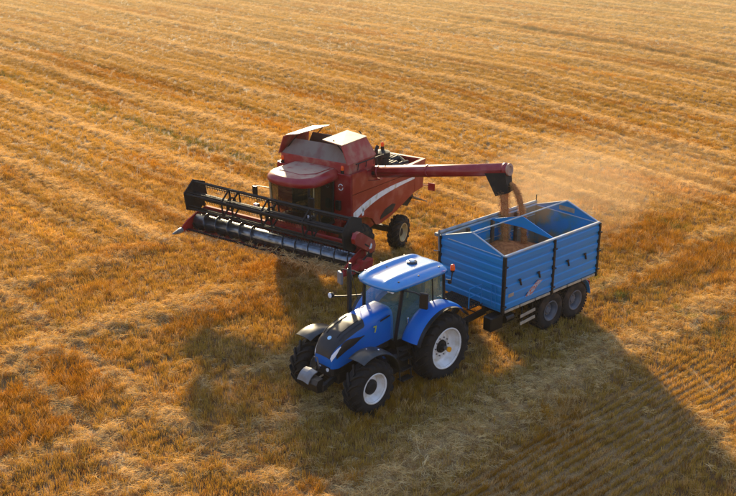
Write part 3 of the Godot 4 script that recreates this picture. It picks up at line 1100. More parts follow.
	lathe(st, [Vector2(-0.07, 0.0), Vector2(-0.07, 0.06), Vector2(0.03, 0.085), Vector2(0.05, 0.08), Vector2(0.05, 0.0)], P(2.02, 2.45, -1.14), Vector3(1, 0.1, 0), 16)
	obj("lamp_shell", st, M.plastic, la)
	st = mb(true)
	lathe(st, [Vector2(0.052, 0.075), Vector2(0.07, 0.05), Vector2(0.075, 0.0)], P(2.02, 2.45, -1.14), Vector3(1, 0.1, 0), 16)
	obj("lamp_lens", st, M.lamp, la)
	# steps and tank
	for s in [1.0, -1.0]:
		st = mb()
		box(st, P(1.45, 0.85, s * 0.62), Vector3(0.95, 0.6, 0.5), Basis(), 0.08)
		obj("fuel_tank", st, M.plastic, T)
	var sp := node("cab_steps", T)
	for k in 4:
		st = mb()
		box(st, P(1.28 - 0.04 * k, 0.42 + 0.27 * k, 0.98 - 0.05 * k), Vector3(0.42, 0.03, 0.22), Basis(), 0.008)
		obj("step", st, M.dark, sp)
	st = mb()
	for f in [1.06, 1.50]: bar(st, P(f, 0.40, 1.0), P(f - 0.08, 1.32, 0.80), 0.03, 0.05)
	obj("step_frame", st, M.dark, sp)
	st = mb()
	lathe(st, [Vector2(0, 0.05), Vector2(0.05, 0.05), Vector2(0.055, 0.0)], P(1.86, 1.18, 0.72), P(0.2, 0.2, 1.0), 12)
	obj("filler_cap", st, M.blue, T)
	# hitch
	st = mb()
	for s in [-1.0, 1.0]:
		bar(st, P(-0.6, 0.75, s * 0.32), P(-1.15, 0.72, s * 0.36), 0.06, 0.1)
		bar(st, P(-0.7, 1.35, s * 0.30), P(-1.0, 0.75, s * 0.36), 0.05, 0.05)
	box(st, P(-1.0, 0.55, 0), Vector3(0.5, 0.14, 0.24), Basis(), 0.03)
	obj("rear_linkage", st, M.dark, T)

# ------------------------------------------------------------------ trailer
func build_trailer() -> void:
	var X := 4.738
	var Z := -29.076
	var Y := 2.404
	var T := vehicle("grain_trailer", X, Z, Y, "ribbed blue two-axle grain trailer with gabled top being filled behind the tractor", "trailer")
	var L := 2.27
	var W := 1.265
	var b := 1.36
	var t := 3.02
	var st: SurfaceTool
	# walls of ribbed boards, each its own piece; 5 boards high
	var nb := 6
	var bh := (t - b) / nb
	var rib := [Vector2(0.0, 0.004), Vector2(0.030, 0.018), Vector2(0.030, bh * 0.58), Vector2(0.0, bh * 0.68), Vector2(0.0, bh - 0.002), Vector2(-0.035, bh - 0.002), Vector2(-0.035, 0.004)]
	for s in [1.0, -1.0]:
		for half in 2:
			var w := node("side_wall", T)
			var f0 := 0.05 if half == 0 else -L + 0.04
			var f1 := L - 0.04 if half == 0 else -0.05
			st = mb()
			prism(st, rib, Vector3(0, 0, -s), Vector3.UP, Vector3.RIGHT, f0, f1)
			st.generate_normals()
			var me := st.commit()
			me.surface_set_material(0, M.trailer_blue)
			for k in nb: shared("board", me, w, P(0, b + k * bh, s * W))
			st = mb()
			box(st, P((f0 + f1) * 0.5, (b + t) * 0.5, s * (W - 0.044)), Vector3(f1 - f0, t - b, 0.012), Basis(), 0.003)
			obj("lining", st, M.trailer_inner, w)
			if s > 0:
				for k in 2:
					st = mb()
					var lf := lerpf(f0, f1, 0.3 + 0.4 * k)
					bar(st, P(lf, b + 0.78, W + 0.045), P(lf - 0.05, b + 0.62, W + 0.055), 0.04, 0.05)
					box(st, P(lf + 0.01, b + 0.80, W + 0.04), Vector3(0.10, 0.06, 0.04), Basis(), 0.01)
					obj("latch", st, M.plastic, w)
				for k in 3:
					st = mb()
					var a := lerpf(f0, f1, k / 3.0) + 0.03
					box(st, P((a + lerpf(f0, f1, (k + 1) / 3.0)) * 0.5, b - 0.055, W + 0.02), Vector3((f1 - f0) / 3.0 - 0.05, 0.075, 0.05), Basis(), 0.01)
					obj("sill_strip", st, M.strip, w)
	# end walls: boards and a gable
	for e in [1.0, -1.0]:
		var w := node("end_wall", T)
		st = mb()
		prism(st, rib, Vector3(e, 0, 0), Vector3.UP, Vector3(0, 0, 1), -W + 0.05, W - 0.05)
		st.generate_normals()
		var me := st.commit()
		me.surface_set_material(0, M.trailer_blue)
		for k in nb: shared("board", me, w, P(e * (L - 0.005), b + k * bh, 0))
		st = mb()
		box(st, P(e * (L - 0.05), (b + t) * 0.5, 0), Vector3(0.012, t - b, W * 2.0 - 0.1), Basis(), 0.003)
		obj("lining", st, M.trailer_inner, w)
		st = mb()
		prism(st, [Vector2(-W + 0.03, t), Vector2(W - 0.03, t), Vector2(0.06, t + 0.40), Vector2(-0.06, t + 0.40)], Vector3(0, 0, 1), Vector3.UP, Vector3.RIGHT, e * (L - 0.012) - 0.012, e * (L - 0.012) + 0.012)
		var g := obj("gable", st, M.trailer_blue, w)
		st = mb()
		for s in [1.0, -1.0]: bar(st, P(e * (L - 0.012), t + 0.01, s * (W - 0.01)), P(e * (L - 0.012), t + 0.415, s * 0.03), 0.05, 0.03)
		obj("gable_edge", st, M.rail, g)
		if e > 0:
			st = mb()
			bar(st, P(L + 0.01, t - 0.01, -W + 0.3), P(L + 0.01, t - 0.01, W - 0.15), 0.03, 0.02)
			obj("seam_bar", st, M.rail, w)
		else:
			st = mb()
			box(st, P(-L + 0.018, t + 0.15, 0.0), Vector3(0.012, 0.16, 0.62), Basis(), 0.004)
			obj("plate", st, M.strip, g)
			st = mb()
			bar(st, P(-L + 0.05, t + 0.0, -W + 0.1), P(-L + 0.05, t + 0.0, W - 0.1), 0.03, 0.025)
			obj("seam_bar", st, M.rail, w)
	# middle gable and ridge
	st = mb()
	prism(st, [Vector2(-W + 0.03, t - 0.02), Vector2(-W + 0.03, t + 0.03), Vector2(-0.06, t + 0.40), Vector2(0.06, t + 0.40), Vector2(W - 0.03, t + 0.03), Vector2(W - 0.03, t - 0.02), Vector2(0.0, t + 0.06)], Vector3(0, 0, 1), Vector3.UP, Vector3.RIGHT, -0.015, 0.015)
	obj("middle_gable", st, M.trailer_blue, T)
	st = mb()
	tube(st, [P(L, t + 0.43, 0), P(-L, t + 0.43, 0)], 0.022, 8)
	obj("ridge_tube", st, M.rail, T)
	for s in [1.0, -1.0]:
		st = mb()
		bar(st, P(L, t + 0.02, s * (W - 0.01)), P(-L, t + 0.02, s * (W - 0.01)), 0.085, 0.055, 0.012)
		obj("top_rail", st, M.rail, T)
	st = mb(true)
	tube(st, [P(L + 0.05, t + 0.10, -W - 0.02), P(-L - 0.02, t + 0.10, -W - 0.02)], 0.055, 10)
	obj("rolled_cover", st, M.canvas, T)
	st = mb()
	tube(st, [P(L - 0.1, t - 0.30, -W + 0.06), P(-L + 0.1, t - 0.30, -W + 0.06)], 0.014, 6)
	tube(st, [P(L - 0.1, t - 0.62, -W + 0.06), P(-L + 0.1, t - 0.62, -W + 0.06)], 0.014, 6)
	obj("inner_cable", st, M.rail, T)
	# posts
	for q in [[L, 1.0], [0.0, 1.0], [-L, 1.0], [L, -1.0], [0.0, -1.0], [-L, -1.0]]:
		st = mb()
		box(st, P(q[0], (b + t) * 0.5 - 0.06, q[1] * (W + 0.005)), Vector3(0.09, t - b + 0.14, 0.11), Basis(), 0.015)
		var po := obj("post", st, M.plastic, T)
		if q[1] > 0:
			for k in 3:
				st = mb()
				box(st, P(q[0], b + 0.12 + k * 0.62, W + 0.07), Vector3(0.16, 0.05, 0.05), Basis(), 0.012)
				obj("hinge", st, M.plastic, po)
	for f in [1.15, 0.0, -1.15]:
		st = mb()
		box(st, P(f, (b + t) * 0.5, -W + 0.10), Vector3(0.10, t - b, 0.09), Basis(), 0.01)
		obj("inner_post", st, M.post_dust, T)
	st = mb()
	tube(st, [P(-L, t, -W), P(-L, t + 0.34, -W)], 0.018, 6)
	obj("marker_rod", st, M.plastic, T)
	st = mb()
	tube(st, [P(L + 0.04, t + 0.18, -W - 0.02), P(L + 0.08, t + 0.12, -W - 0.02), P(L + 0.12, t - 0.45, -W + 0.05), P(L + 0.12, t - 0.5, -W - 0.15)], 0.025, 6)
	box(st, P(L + 0.10, t + 0.05, -W - 0.06), Vector3(0.14, 0.10, 0.14), Basis(), 0.02)
	obj("cover_crank", st, M.grey, T)
	# stickers on the near wall
	st = mb()
	prism(st, [Vector2(1.30, 1.53), Vector2(0.98, 1.53), Vector2(0.80, 1.70), Vector2(0.50, 1.86), Vector2(0.72, 1.92), Vector2(1.05, 1.74)], Vector3.RIGHT, Vector3.UP, Vector3(0, 0, -1), W + 0.032, W + 0.036)
	obj("sticker", st, M.sticker, T)
	st = mb()
	box(st, P(1.95, 1.78, W + 0.034), Vector3(0.24, 0.11, 0.006), Basis(), 0.002)
	obj("maker_plate", st, M.strip, T)
	# floor, frame, axles
	st = mb()
	box(st, P(0, b - 0.05, 0), Vector3(L * 2.0 - 0.04, 0.08, W * 2.0 - 0.06), Basis(), 0.01)
	obj("floor_plate", st, M.trailer_blue, T)
	st = mb()
	for s in [-1.0, 1.0]:
		box(st, P(0.05, 1.14, s * 0.45), Vector3(4.3, 0.24, 0.12), Basis(), 0.02)
		bar(st, P(2.1, 1.05, s * 0.45), P(3.55, 0.62, s * 0.06), 0.12, 0.16)
	for f in [2.0, 0.6, -0.75, -2.05]: box(st, P(f, 1.18, 0), Vector3(0.12, 0.16, 2.2), Basis(), 0.015)
	box(st, P(3.62, 0.60, 0), Vector3(0.4, 0.12, 0.14), Basis(), 0.03)
	obj("frame", st, M.dark, T)
	st = mb()
	tube(st, [P(2.75, 0.86, 0.34), P(2.75, 0.18, 0.34)], 0.05, 10)
	box(st, P(2.75, 0.15, 0.34), Vector3(0.22, 0.03, 0.22), Basis(), 0.01)
	obj("jack_stand", st, M.dark, T)
	for f in [-0.16, -1.40]:
		st = mb()
		tube(st, [P(f, 0.62, -1.0), P(f, 0.62, 1.0)], 0.075, 10)
		for s in [-1.0, 1.0]: box(st, P(f, 0.86, s * 0.45), Vector3(0.8, 0.10, 0.09), Basis(), 0.02)
		obj("axle", st, M.dark, T)
		for s in [1.0, -1.0]:
			wheel("wheel", T, P(f, 0.605, s * 0.98), 0.62, 0.46, 0.31, 0, M.tyre_dusty, M.rim_grey, "trailer", s < 0)
			note_wheel(X, Z, Y, f, s * 0.98, 0.3, 0.26)
	for s in [1.0, -1.0]:
		st = mb(true)
		arc_plate(st, -1.40, 0.62, 0.74, 118, 178, s * 0.78, s * 1.22, 0.015, 0.0)
		obj("mudguard", st, M.trailer_blue if s > 0 else M.plastic, T)
		st = mb()
		box(st, P(-2.17, 0.98, s * 0.95), Vector3(0.04, 0.14, 0.40), Basis(), 0.02)
		obj("tail_lamp", st, M.lamp_red, T)
	# side guard, toolbox, ladder platform
	var gd := node("side_guard", T)
	for k in 2:
		st = mb()
		bar(st, P(1.32, 0.62 + 0.24 * k, 1.18), P(0.62, 0.66 + 0.24 * k, 1.18), 0.03, 0.10)
		obj("guard_rail", st, M.strip, gd)
	st = mb()
	for f in [1.2, 0.72]: bar(st, P(f, 0.6, 1.15), P(f, 1.25, 1.12), 0.04, 0.04)
	obj("guard_bracket", st, M.dark, gd)
	st = mb()
	box(st, P(2.35, 0.95, 1.0), Vector3(0.55, 0.46, 0.34), Basis(), 0.04)
	obj("toolbox", st, M.plastic, T)
	st = mb()
	tube(st, [P(1.9, 0.9, 1.02), P(1.55, 0.9, 1.02)], 0.13, 14)
	obj("air_tank", st, M.plastic, T)
	var pf := node("front_platform", T)
	st = mb()
	for k in 7: box(st, P(2.42 + 0.09 * k, 1.42, -0.05), Vector3(0.045, 0.04, 1.15), Basis(), 0.006)
	box(st, P(2.68, 1.39, 0.55), Vector3(0.66, 0.05, 0.05), Basis(), 0.01)
	box(st, P(2.68, 1.39, -0.65), Vector3(0.66, 0.05, 0.05), Basis(), 0.01)
	for s in [-0.6, 0.5]: bar(st, P(2.4, 1.05, s), P(2.95, 1.37, s), 0.04, 0.04)
	obj("platform_deck", st, M.dark, pf)
	st = mb()
	for q in [[0.56, 2.42], [0.56, 2.95]]: tube(st, [P(q[1], 1.4, q[0]), P(q[1], 2.02, q[0])], 0.018, 6)
	tube(st, [P(2.42, 2.02, 0.56), P(2.95, 2.02, 0.56)], 0.018, 6)
	tube(st, [P(2.42, 1.75, 0.56), P(2.95, 1.75, 0.56)], 0.014, 6)
	tube(st, [P(2.32, 1.4, 0.86), P(2.32, 2.1, 0.86), P(2.32, 2.1, 1.02), P(2.32, 1.4, 1.02)], 0.014, 6)
	obj("platform_railing", st, M.trailer_blue, pf)
	st = mb()
	tube(st, [P(2.3, 1.3, -0.2), P(2.9, 1.1, -0.1), P(3.6, 1.0, 0.0), P(4.1, 1.15, 0.1)], 0.016, 6)
	obj("hose", st, M.plastic, T)
	st = mb()
	tube(st, [P(2.3, 1.3, -0.1), P(2.9, 1.2, 0.0), P(3.6, 1.1, 0.1), P(4.1, 1.25, 0.0)], 0.016, 6)
	obj("hose", st, M.plastic, T)

# ------------------------------------------------------------------ grain, dust
func build_grain() -> void:
	var yaw := 2.404
	var base := Vector3(4.738, 0, -29.076)
	var bs := Basis(Vector3.UP, -yaw)
	# heap in the trailer
	var st := mb(true)
	var rows := []
	var ns := n_fine
	for i in 37:
		var r := []
		for k in 25:
			var f := lerpf(-2.2, 2.2, i / 36.0)
			var l := lerpf(-1.2, 1.2, k / 24.0)
			var d1 := Vector2(f + 0.2, l + 0.75).length()
			var d2 := Vector2(f + 0.8, l + 0.5).length()
			var u := 1.75 + 0.62 * maxf(exp(-d1 * d1 * 0.75), 0.8 * exp(-d2 * d2 * 0.8)) - 0.10 * absf(f) * 0.5
			r.append(base + bs * P(f, u + 0.02 * ns.get_noise_2d(f * 3.0, l * 3.0), l))
		rows.append(r)
	sheet(st, rows)
	var h := obj("grain_heap", st, M.grain, self)
	tag(h, "brown grain heaped inside the blue trailer", "grain", "", "stuff")
	# streams falling from the spout
	var tip := spout_tip
	var land := base + bs * P(-0.19, 2.3, -0.78)
	var land2 := base + bs * P(-0.85, 2.1, -0.55)
	var root := node("grain_stream", self)
	tag(root, "brown grain pouring from the dark spout into the trailer", "grain", "", "stuff")
	var paths := [[tip, Vector3(land.x, land.y - 0.1, land.z), 0.0, 0.20, 0.17], [tip + Vector3(0.12, 0.22, 0), land2, 0.55, 0.10, 0.16]]
	var tr := []
	var cs := []
	for q in paths:
		var a: Vector3 = q[0]
		var c: Vector3 = q[1]
		var pts := []
		var rad := []
		for i in 31:
			var t := i / 30.0
			var hor := a.lerp(c, (1.0 - pow(1.0 - t, 1.0 + q[2])) if q[2] > 0.0 else t)
			var p := Vector3(hor.x, lerpf(a.y, c.y, t * t if q[2] > 0.0 else t), hor.z)
			pts.append(p)
			rad.append(lerpf(q[3], q[4], t) * (0.62 + 0.12 * n_fine.get_noise_2d(t * 9.0, a.x)))
		st = mb(true)
		tube(st, pts, rad, 14)
		obj("grain_core", st, M.grain, root)
		for i in 5200:
			var t := rng.randf()
			var k := int(t * 29.99)
			var p: Vector3 = pts[k].lerp(pts[k + 1], t * 30.0 - k)
			var rr: float = lerpf(q[3], q[4], t) * absf(rng.randfn(0.72, 0.22))
			var an := rng.randf() * TAU
			p += Vector3(cos(an) * rr, rng.randf_range(-0.05, 0.05), sin(an) * rr)
			tr.append(Transform3D(Basis.from_euler(Vector3(rng.randf() * TAU, rng.randf() * TAU, 0)).scaled(Vector3.ONE * rng.randf_range(0.8, 1.5)), p))
			cs.append(Color(0.42, 0.18, 0.05).lerp(Color(0.60, 0.31, 0.11), rng.randf()))
	var km := mb()
	var v := [Vector3(0.013, 0, 0), Vector3(-0.013, 0, 0), Vector3(0, 0.007, 0), Vector3(0, -0.007, 0), Vector3(0, 0, 0.007), Vector3(0, 0, -0.007)]
	for a in [0, 1]:
		for b in [2, 3]:
			for c in [4, 5]: tri(km, v[a], v[b], v[c])
	km.generate_normals()
	var kmesh := km.commit()
	kmesh.surface_set_material(0, M.kernel)
	scatter("kernels", root, kmesh, tr, cs)

var spout_tip := Vector3.ZERO

func build_dust() -> void:
	var hz := FogVolume.new()
	hz.shape = RenderingServer.FOG_VOLUME_SHAPE_ELLIPSOID
	hz.size = Vector3(260, 26, 150)
	var hm := FogMaterial.new()
	hm.density = 0.0055
	hm.albedo = Color(0.98, 0.93, 0.76)
	hz.material = hm
	put(hz, "haze", self)
	hz.position = Vector3(45, 0, -135)
	tag(hz, "pale sunlit haze hanging over the far end of the field", "haze", "", "stuff")
	for q in [[Vector3(7.6, 1.6, -37.5), Vector3(7.0, 3.4, 6.0), 0.05], [Vector3(5.6, 2.6, -31.5), Vector3(3.0, 2.4, 3.0), 0.07], [Vector3(10.5, 1.2, -42.0), Vector3(11.0, 2.8, 8.0), 0.025]]:
		var fv := FogVolume.new()
		fv.shape = RenderingServer.FOG_VOLUME_SHAPE_ELLIPSOID
		fv.size = q[1]
		var fm2 := FogMaterial.new()
		fm2.density = q[2]
		fm2.albedo = Color(0.98, 0.84, 0.66)
		fv.material = fm2
		put(fv, "dust", self)
		fv.position = q[0]
		tag(fv, "thin pale grain dust drifting behind the blue trailer", "dust", "grain dust", "stuff")

# ------------------------------------------------------------------ combine
func build_combine() -> void:
	var X := -1.85
	var Z := -33.37
	var Y := 2.15
	var C := vehicle("combine_harvester", X, Z, Y, "dusty red combine harvester unloading grain through its long side auger", "combine harvester")
	var st: SurfaceTool
	# wheels
	for s in [1.0, -1.0]:
		wheel("front_wheel", C, P(-0.38, 0.93, s * 1.40), 0.95, 0.62, 0.46, 19, M.tyre_dusty, M.cream, "front", s < 0)
		var rw := wheel("rear_wheel", C, P(-3.5, 0.63, s * 1.30), 0.65, 0.46, 0.34, 16, M.tyre_dusty, M.cream, "front", s < 0)
		rw.rotation.y += 0.12
		note_wheel(X, Z, Y, -0.38, s * 1.40, 0.4, 0.32)
		note_wheel(X, Z, Y, -3.5, s * 1.3, 0.3, 0.25)
	# inner body
	st = mb()
	side_prism(st, [Vector2(0.0, 1.25), Vector2(0.0, 3.6), Vector2(-1.6, 3.6), Vector2(-1.75, 3.0), Vector2(-4.6, 2.95), Vector2(-4.6, 2.0), Vector2(-3.0, 1.45), Vector2(-1.5, 1.1)], -1.05, 1.05)
	side_prism(st, [Vector2(0.0, 2.05), Vector2(0.0, 3.6), Vector2(-1.6, 3.6), Vector2(-1.75, 3.0), Vector2(-4.6, 2.95), Vector2(-4.6, 2.1), Vector2(-2.6, 1.75), Vector2(-1.3, 2.06)], -1.50, 1.50)
	obj("body", st, M.red, C)
	st = mb()
	box(st, P(-0.38, 0.93, 0), Vector3(0.4, 0.4, 2.3), Basis(), 0.05)
	obj("front_axle", st, M.dark, C)
	st = mb()
	box(st, P(-3.5, 0.66, 0), Vector3(0.22, 0.22, 2.3), Basis(), 0.04)
	bar(st, P(-3.5, 0.7, 0), P(-3.3, 1.6, 0), 0.4, 0.3)
	obj("rear_axle", st, M.dark, C)
	# side panels: three on each side, with gaps between
	var upper := [Vector2(0.03, 3.045), Vector2(0.03, 3.76), Vector2(-0.88, 3.73), Vector2(-0.93, 3.30), Vector2(-1.6, 3.16), Vector2(-3.0, 3.12), Vector2(-4.12, 3.12), Vector2(-4.12, 2.86), Vector2(-2.94, 2.935)]
	var lower := [Vector2(0.03, 3.025), Vector2(-2.94, 2.915), Vector2(-4.12, 2.84), Vector2(-4.12, 2.09), Vector2(-2.86, 1.70), Vector2(-2.44, 1.60), Vector2(-1.72, 1.50), Vector2(-1.46, 1.56), Vector2(-1.2, 1.86), Vector2(-0.8, 2.04), Vector2(-0.38, 2.09), Vector2(0.03, 2.09)]
	var rear := [Vector2(-4.14, 3.12), Vector2(-4.90, 3.14), Vector2(-4.72, 2.12), Vector2(-4.14, 2.08)]
	for s in [1.0, -1.0]:
		for q in [["upper_panel", upper], ["lower_panel", lower], ["rear_panel", rear]]:
			st = mb()
			side_prism(st, q[1], s * 1.51, s * 1.60)
			var pn := obj(q[0], st, M.red, C)
			if q[0] == "lower_panel" and s > 0:
				# white stripe that bends down to the front
				var top := []
				var bot := []
				for i in 25:
					var t := i / 24.0
					var f := lerpf(-0.02, -4.10, t)
					var m := 2.22 + 0.50 * (1.0 - pow(1.0 - t, 3.2)) - 0.07 * t
					var hw := lerpf(0.11, 0.045, pow(t, 0.8))
					top.append(Vector2(f, m + hw + 0.05 * (1.0 - t)))
					bot.append(Vector2(f, m - hw - 0.05 * (1.0 - t)))
				bot.reverse()
				st = mb()
				side_prism(st, top + bot, 1.601, 1.606)
				obj("white_stripe", st, M.white, pn)
				st = mb()
				side_prism(st, [Vector2(-0.55, 2.14), Vector2(-0.66, 2.14), Vector2(-0.68, 2.38), Vector2(-0.63, 2.42), Vector2(-0.57, 2.36)], 1.601, 1.606)
				obj("white_mark", st, M.white, pn)
				st = mb()
				side_prism(st, [Vector2(-1.72, 1.66), Vector2(-2.55, 1.76), Vector2(-2.78, 1.98), Vector2(-2.55, 2.05), Vector2(-2.05, 1.97), Vector2(-1.78, 1.80)], 1.601, 1.607)
				obj("vent", st, M.dark, pn)
	# rim around the rear deck
	st = mb()
	for s in [1.0, -1.0]: bar(st, P(-1.7, 3.17, s * 1.54), P(-4.9, 3.17, s * 1.54), 0.14, 0.07)
	bar(st, P(-4.86, 3.17, -1.5), P(-4.86, 3.17, 1.5), 0.14, 0.07)
	obj("deck_rim", st, M.dusty_red, C)
	st = mb()
	prism(st, [Vector2(-1.52, 3.13), Vector2(1.52, 3.13), Vector2(1.40, 2.1), Vector2(-1.40, 2.1)], Vector3(0, 0, 1), Vector3.UP, Vector3.RIGHT, -4.88, -4.80)
	obj("rear_hood", st, M.red, C)
	st = mb()
	box(st, P(-3.1, 2.98, 0), Vector3(2.9, 0.08, 2.9), Basis(), 0.01)
	obj("engine_deck", st, M.roof_dust, C)
	# engine deck fittings
	st = mb()
	lathe(st, [Vector2(0, 0.27), Vector2(0.52, 0.27), Vector2(0.56, 0.32), Vector2(0.72, 0.31), Vector2(0.80, 0.0)], P(-3.15, 3.02, 0.75), Vector3.UP, 18)
	obj("air_intake", st, M.dark, C)
	st = mb()
	tube(st, [P(-2.62, 3.0, 0.85), P(-2.62, 3.95, 0.85), P(-2.72, 4.05, 0.85)], 0.07, 10)
	obj("exhaust", st, M.dark, C)
	st = mb()
	box(st, P(-2.15, 3.16, 0.1), Vector3(0.7, 0.34, 1.6), Basis(), 0.06)
	obj("engine_cover", st, M.roof_dust, C)
	st = mb()
	box(st, P(-3.9, 3.1, -0.2), Vector3(0.9, 0.2, 1.4), Basis(), 0.05)
	tube(st, [P(-4.3, 3.12, 1.0), P(-4.55, 3.2, 0.6), P(-4.5, 3.16, 0.1)], 0.09, 8)
	tube(st, [P(-3.5, 3.12, 1.1), P(-4.0, 3.18, 1.15), P(-4.4, 3.12, 1.1)], 0.07, 8)
	obj("cooler", st, M.dark, C)
	for q in [[-2.7, 3.2, -0.6, 0.7, 0.36, 0.9], [-3.45, 3.16, 0.95, 0.5, 0.3, 0.5], [-4.15, 3.18, 0.55, 0.55, 0.24, 0.5], [-3.3, 3.12, 0.0, 0.4, 0.22, 0.5], [-4.4, 3.14, -0.75, 0.5, 0.26, 0.8]]:
		st = mb()
		box(st, P(q[0], q[1], q[2]), Vector3(q[3], q[4], q[5]), Basis(), 0.05)
		for k in 3: box(st, P(q[0], q[1] + q[4] * 0.5 + 0.012, q[2] + (k - 1) * q[5] * 0.28), Vector3(q[3] * 0.8, 0.03, q[5] * 0.14), Basis(), 0.008)
		obj("engine_part", st, M.dark, C)
	st = mb()
	tube(st, [P(-2.0, 3.4, 0.7), P(-2.5, 3.55, 0.3), P(-3.0, 3.5, 0.1), P(-3.5, 3.3, -0.4)], 0.08, 10)
	obj("intake_pipe", st, M.dark, C)
	# ladder on the left side
	st = mb()
	for k in 3: box(st, P(-0.2 - 0.12 * k, 3.84 - 0.0 * k, 1.2), Vector3(0.05, 0.03, 0.5), Basis(), 0.006)
	obj("walkway_grating", st, M.dark, C)
	# front wall beside the cab
	for s in [1.0, -1.0]:
		st = mb()
		box(st, P(0.06, 2.88, s * 1.22), Vector3(0.06, 1.72, 0.72), Basis(), 0.02)
		var fw := obj("front_panel", st, M.red, C)
		if s > 0:
			for k in 2:
				st = mb()
				var arc := []
				for i in 9:
					var a := PI * (0.15 + 0.9 * i / 8.0) + PI * k
					arc.append(P(0.098, 3.27 + sin(a) * 0.085 + (0.02 if k == 0 else -0.02), 1.16 + cos(a) * 0.085))
				tube(st, arc, 0.016, 6)
				obj("emblem", st, M.white, fw)
			st = mb()
			box(st, P(0.14, 2.62, 1.08), Vector3(0.12, 0.34, 0.22), Basis(), 0.03)
			obj("service_box", st, M.plastic, fw)
	# beacons
	for q in [[0.0, 3.80, 1.18], [0.0, 3.80, -1.38], [-3.2, 3.88, 0.75]]:
		var bc := node("beacon", C)
		st = mb()
		tube(st, [P(q[0], q[1] - 0.08, q[2]), P(q[0], q[1] + 0.05, q[2])], 0.07, 10)
		obj("beacon_stem", st, M.plastic, bc)
		st = mb(true)
		lathe(st, [Vector2(0, 0.06), Vector2(0.10, 0.06), Vector2(0.15, 0.045), Vector2(0.165, 0.0)], P(q[0], q[1] + 0.05, q[2]), Vector3.UP, 14)
		obj("beacon_lens", st, M.orange, bc)
	# grain tank with hinged covers
	st = mb()
	for q in [[P(-0.02, 3.85, 0), Vector3(0.06, 0.5, 2.9)], [P(-1.58, 3.85, 0), Vector3(0.06, 0.5, 2.9)], [P(-0.8, 3.85, 1.43), Vector3(1.6, 0.5, 0.05)], [P(-0.8, 3.85, -1.43), Vector3(1.6, 0.5, 0.05)]]:
		box(st, q[0], q[1], Basis(), 0.015)
	obj("grain_tank", st, M.dusty_red, C)
	st = mb()
	box(st, P(-0.8, 3.64, 0), Vector3(1.5, 0.04, 2.8), Basis(), 0.005)
	obj("tank_grain", st, M.grain, C)
	# front and rear tank extension, leaning in
	for q in [[0.0, 1.0], [-1.60, -1.0]]:
		var fr: float = q[0]
		var sg: float = q[1]
		st = mb()
		var rows := [[P(fr, 4.08, -1.44), P(fr, 4.08, 1.44)], [P(fr - sg * 0.30, 4.60, -1.02), P(fr - sg * 0.30, 4.60, 1.02)]]
		sheet(st, rows, 0.03)
		obj("tank_extension", st, M.tank_grey, C)
	# left cover: side face and lid, right cover: thrown open higher
	for s in [1.0, -1.0]:
		var cv := node("tank_cover", C)
		st = mb()
		sheet(st, [[P(0.10, 4.08, s * 1.47), P(-1.66, 4.08, s * 1.47)], [P(0.10, 4.72, s * 1.22), P(-1.40, 4.72, s * 1.22)]], 0.035)
		obj("cover_side", st, M.dusty_red, cv)
		st = mb()
		if s > 0: sheet(st, [[P(0.12, 4.75, 1.24), P(-1.42, 4.75, 1.24)], [P(0.10, 4.84, 0.42), P(-1.40, 4.86, 0.42)]], 0.03)
		else: sheet(st, [[P(0.02, 4.74, -1.20), P(-1.50, 4.76, -1.16)], [P(-0.06, 4.82, -0.74), P(-1.60, 4.86, -0.46)]], 0.03)
		obj("cover_lid", st, M.roof_dust, cv)
		for f in [0.06, -1.5]:
			st = mb()
			tube(st, [P(f - 0.2, 4.3, s * 1.25), P(f - 0.15, 4.82, s * 0.75)], 0.02, 6)
			obj("cover_strut", st, M.dark, cv)
	# rails by the tank
	st = mb()
	for k in 4: tube(st, [P(-0.45 - 0.5 * k, 3.78, 1.5), P(-0.5 - 0.5 * k, 4.02, 1.5)], 0.016, 6)
	tube(st, [P(-0.35, 4.02, 1.5), P(-2.1, 3.98, 1.5)], 0.02, 6)
	obj("handrail", st, M.dark, C)
	# cab
	var cab := node("cab", C)
	st = mb()
	box(st, P(0.72, 1.95, 0), Vector3(1.45, 0.14, 1.7), Basis(), 0.03)
	obj("cab_floor", st, M.dark, cab)
	var pl := {"fl": [P(1.38, 2.0, 0.76), P(1.46, 3.55, 0.82)], "fr": [P(1.38, 2.0, -0.76), P(1.46, 3.55, -0.82)], "rl": [P(0.14, 2.0, 0.84), P(0.14, 3.55, 0.88)], "rr": [P(0.14, 2.0, -0.84), P(0.14, 3.55, -0.88)]}
	for k in pl:
		st = mb()
		bar(st, pl[k][0], pl[k][1], 0.08, 0.09, 0.02)
		obj("pillar", st, M.cream if k == "fr" else M.dark, cab)
	pane("windscreen", [pl.fr[0], pl.fl[0], pl.fl[1], pl.fr[1]], M.dark_glass, cab, Vector3(0.22, 0, 0))
	var dr := pane("door", [pl.fl[0], pl.rl[0], pl.rl[1], pl.fl[1]], M.dark_glass, cab, Vector3(0, 0, -0.03))
	st = mb()
	tube(st, [P(1.2, 2.05, 0.80), P(1.24, 3.5, 0.86), P(0.3, 3.5, 0.90)], 0.022, 6)
	obj("door_frame", st, M.cream, dr)
	pane("side_window", [pl.fr[0], pl.rr[0], pl.rr[1], pl.fr[1]], M.dark_glass, cab, Vector3(0, 0, 0.03))
	st = mb()
	box(st, P(0.5, 2.5, 0), Vector3(0.5, 0.16, 0.52), Basis(), 0.05)
	box(st, P(0.26, 2.9, 0), Vector3(0.16, 0.75, 0.5), Basis(Vector3(0, 0, 1), 0.1), 0.05)
	box(st, P(1.12, 2.45, 0), Vector3(0.2, 0.8, 0.26), Basis(), 0.05)
	obj("seat", st, M.seat, cab)
	st = mb()
	box(st, P(0.1, 2.8, 0), Vector3(0.04, 1.5, 1.7), Basis(), 0.01)
	obj("back_wall", st, M.seat, cab)
	# cab roof, rounded at the front
	var rim := []
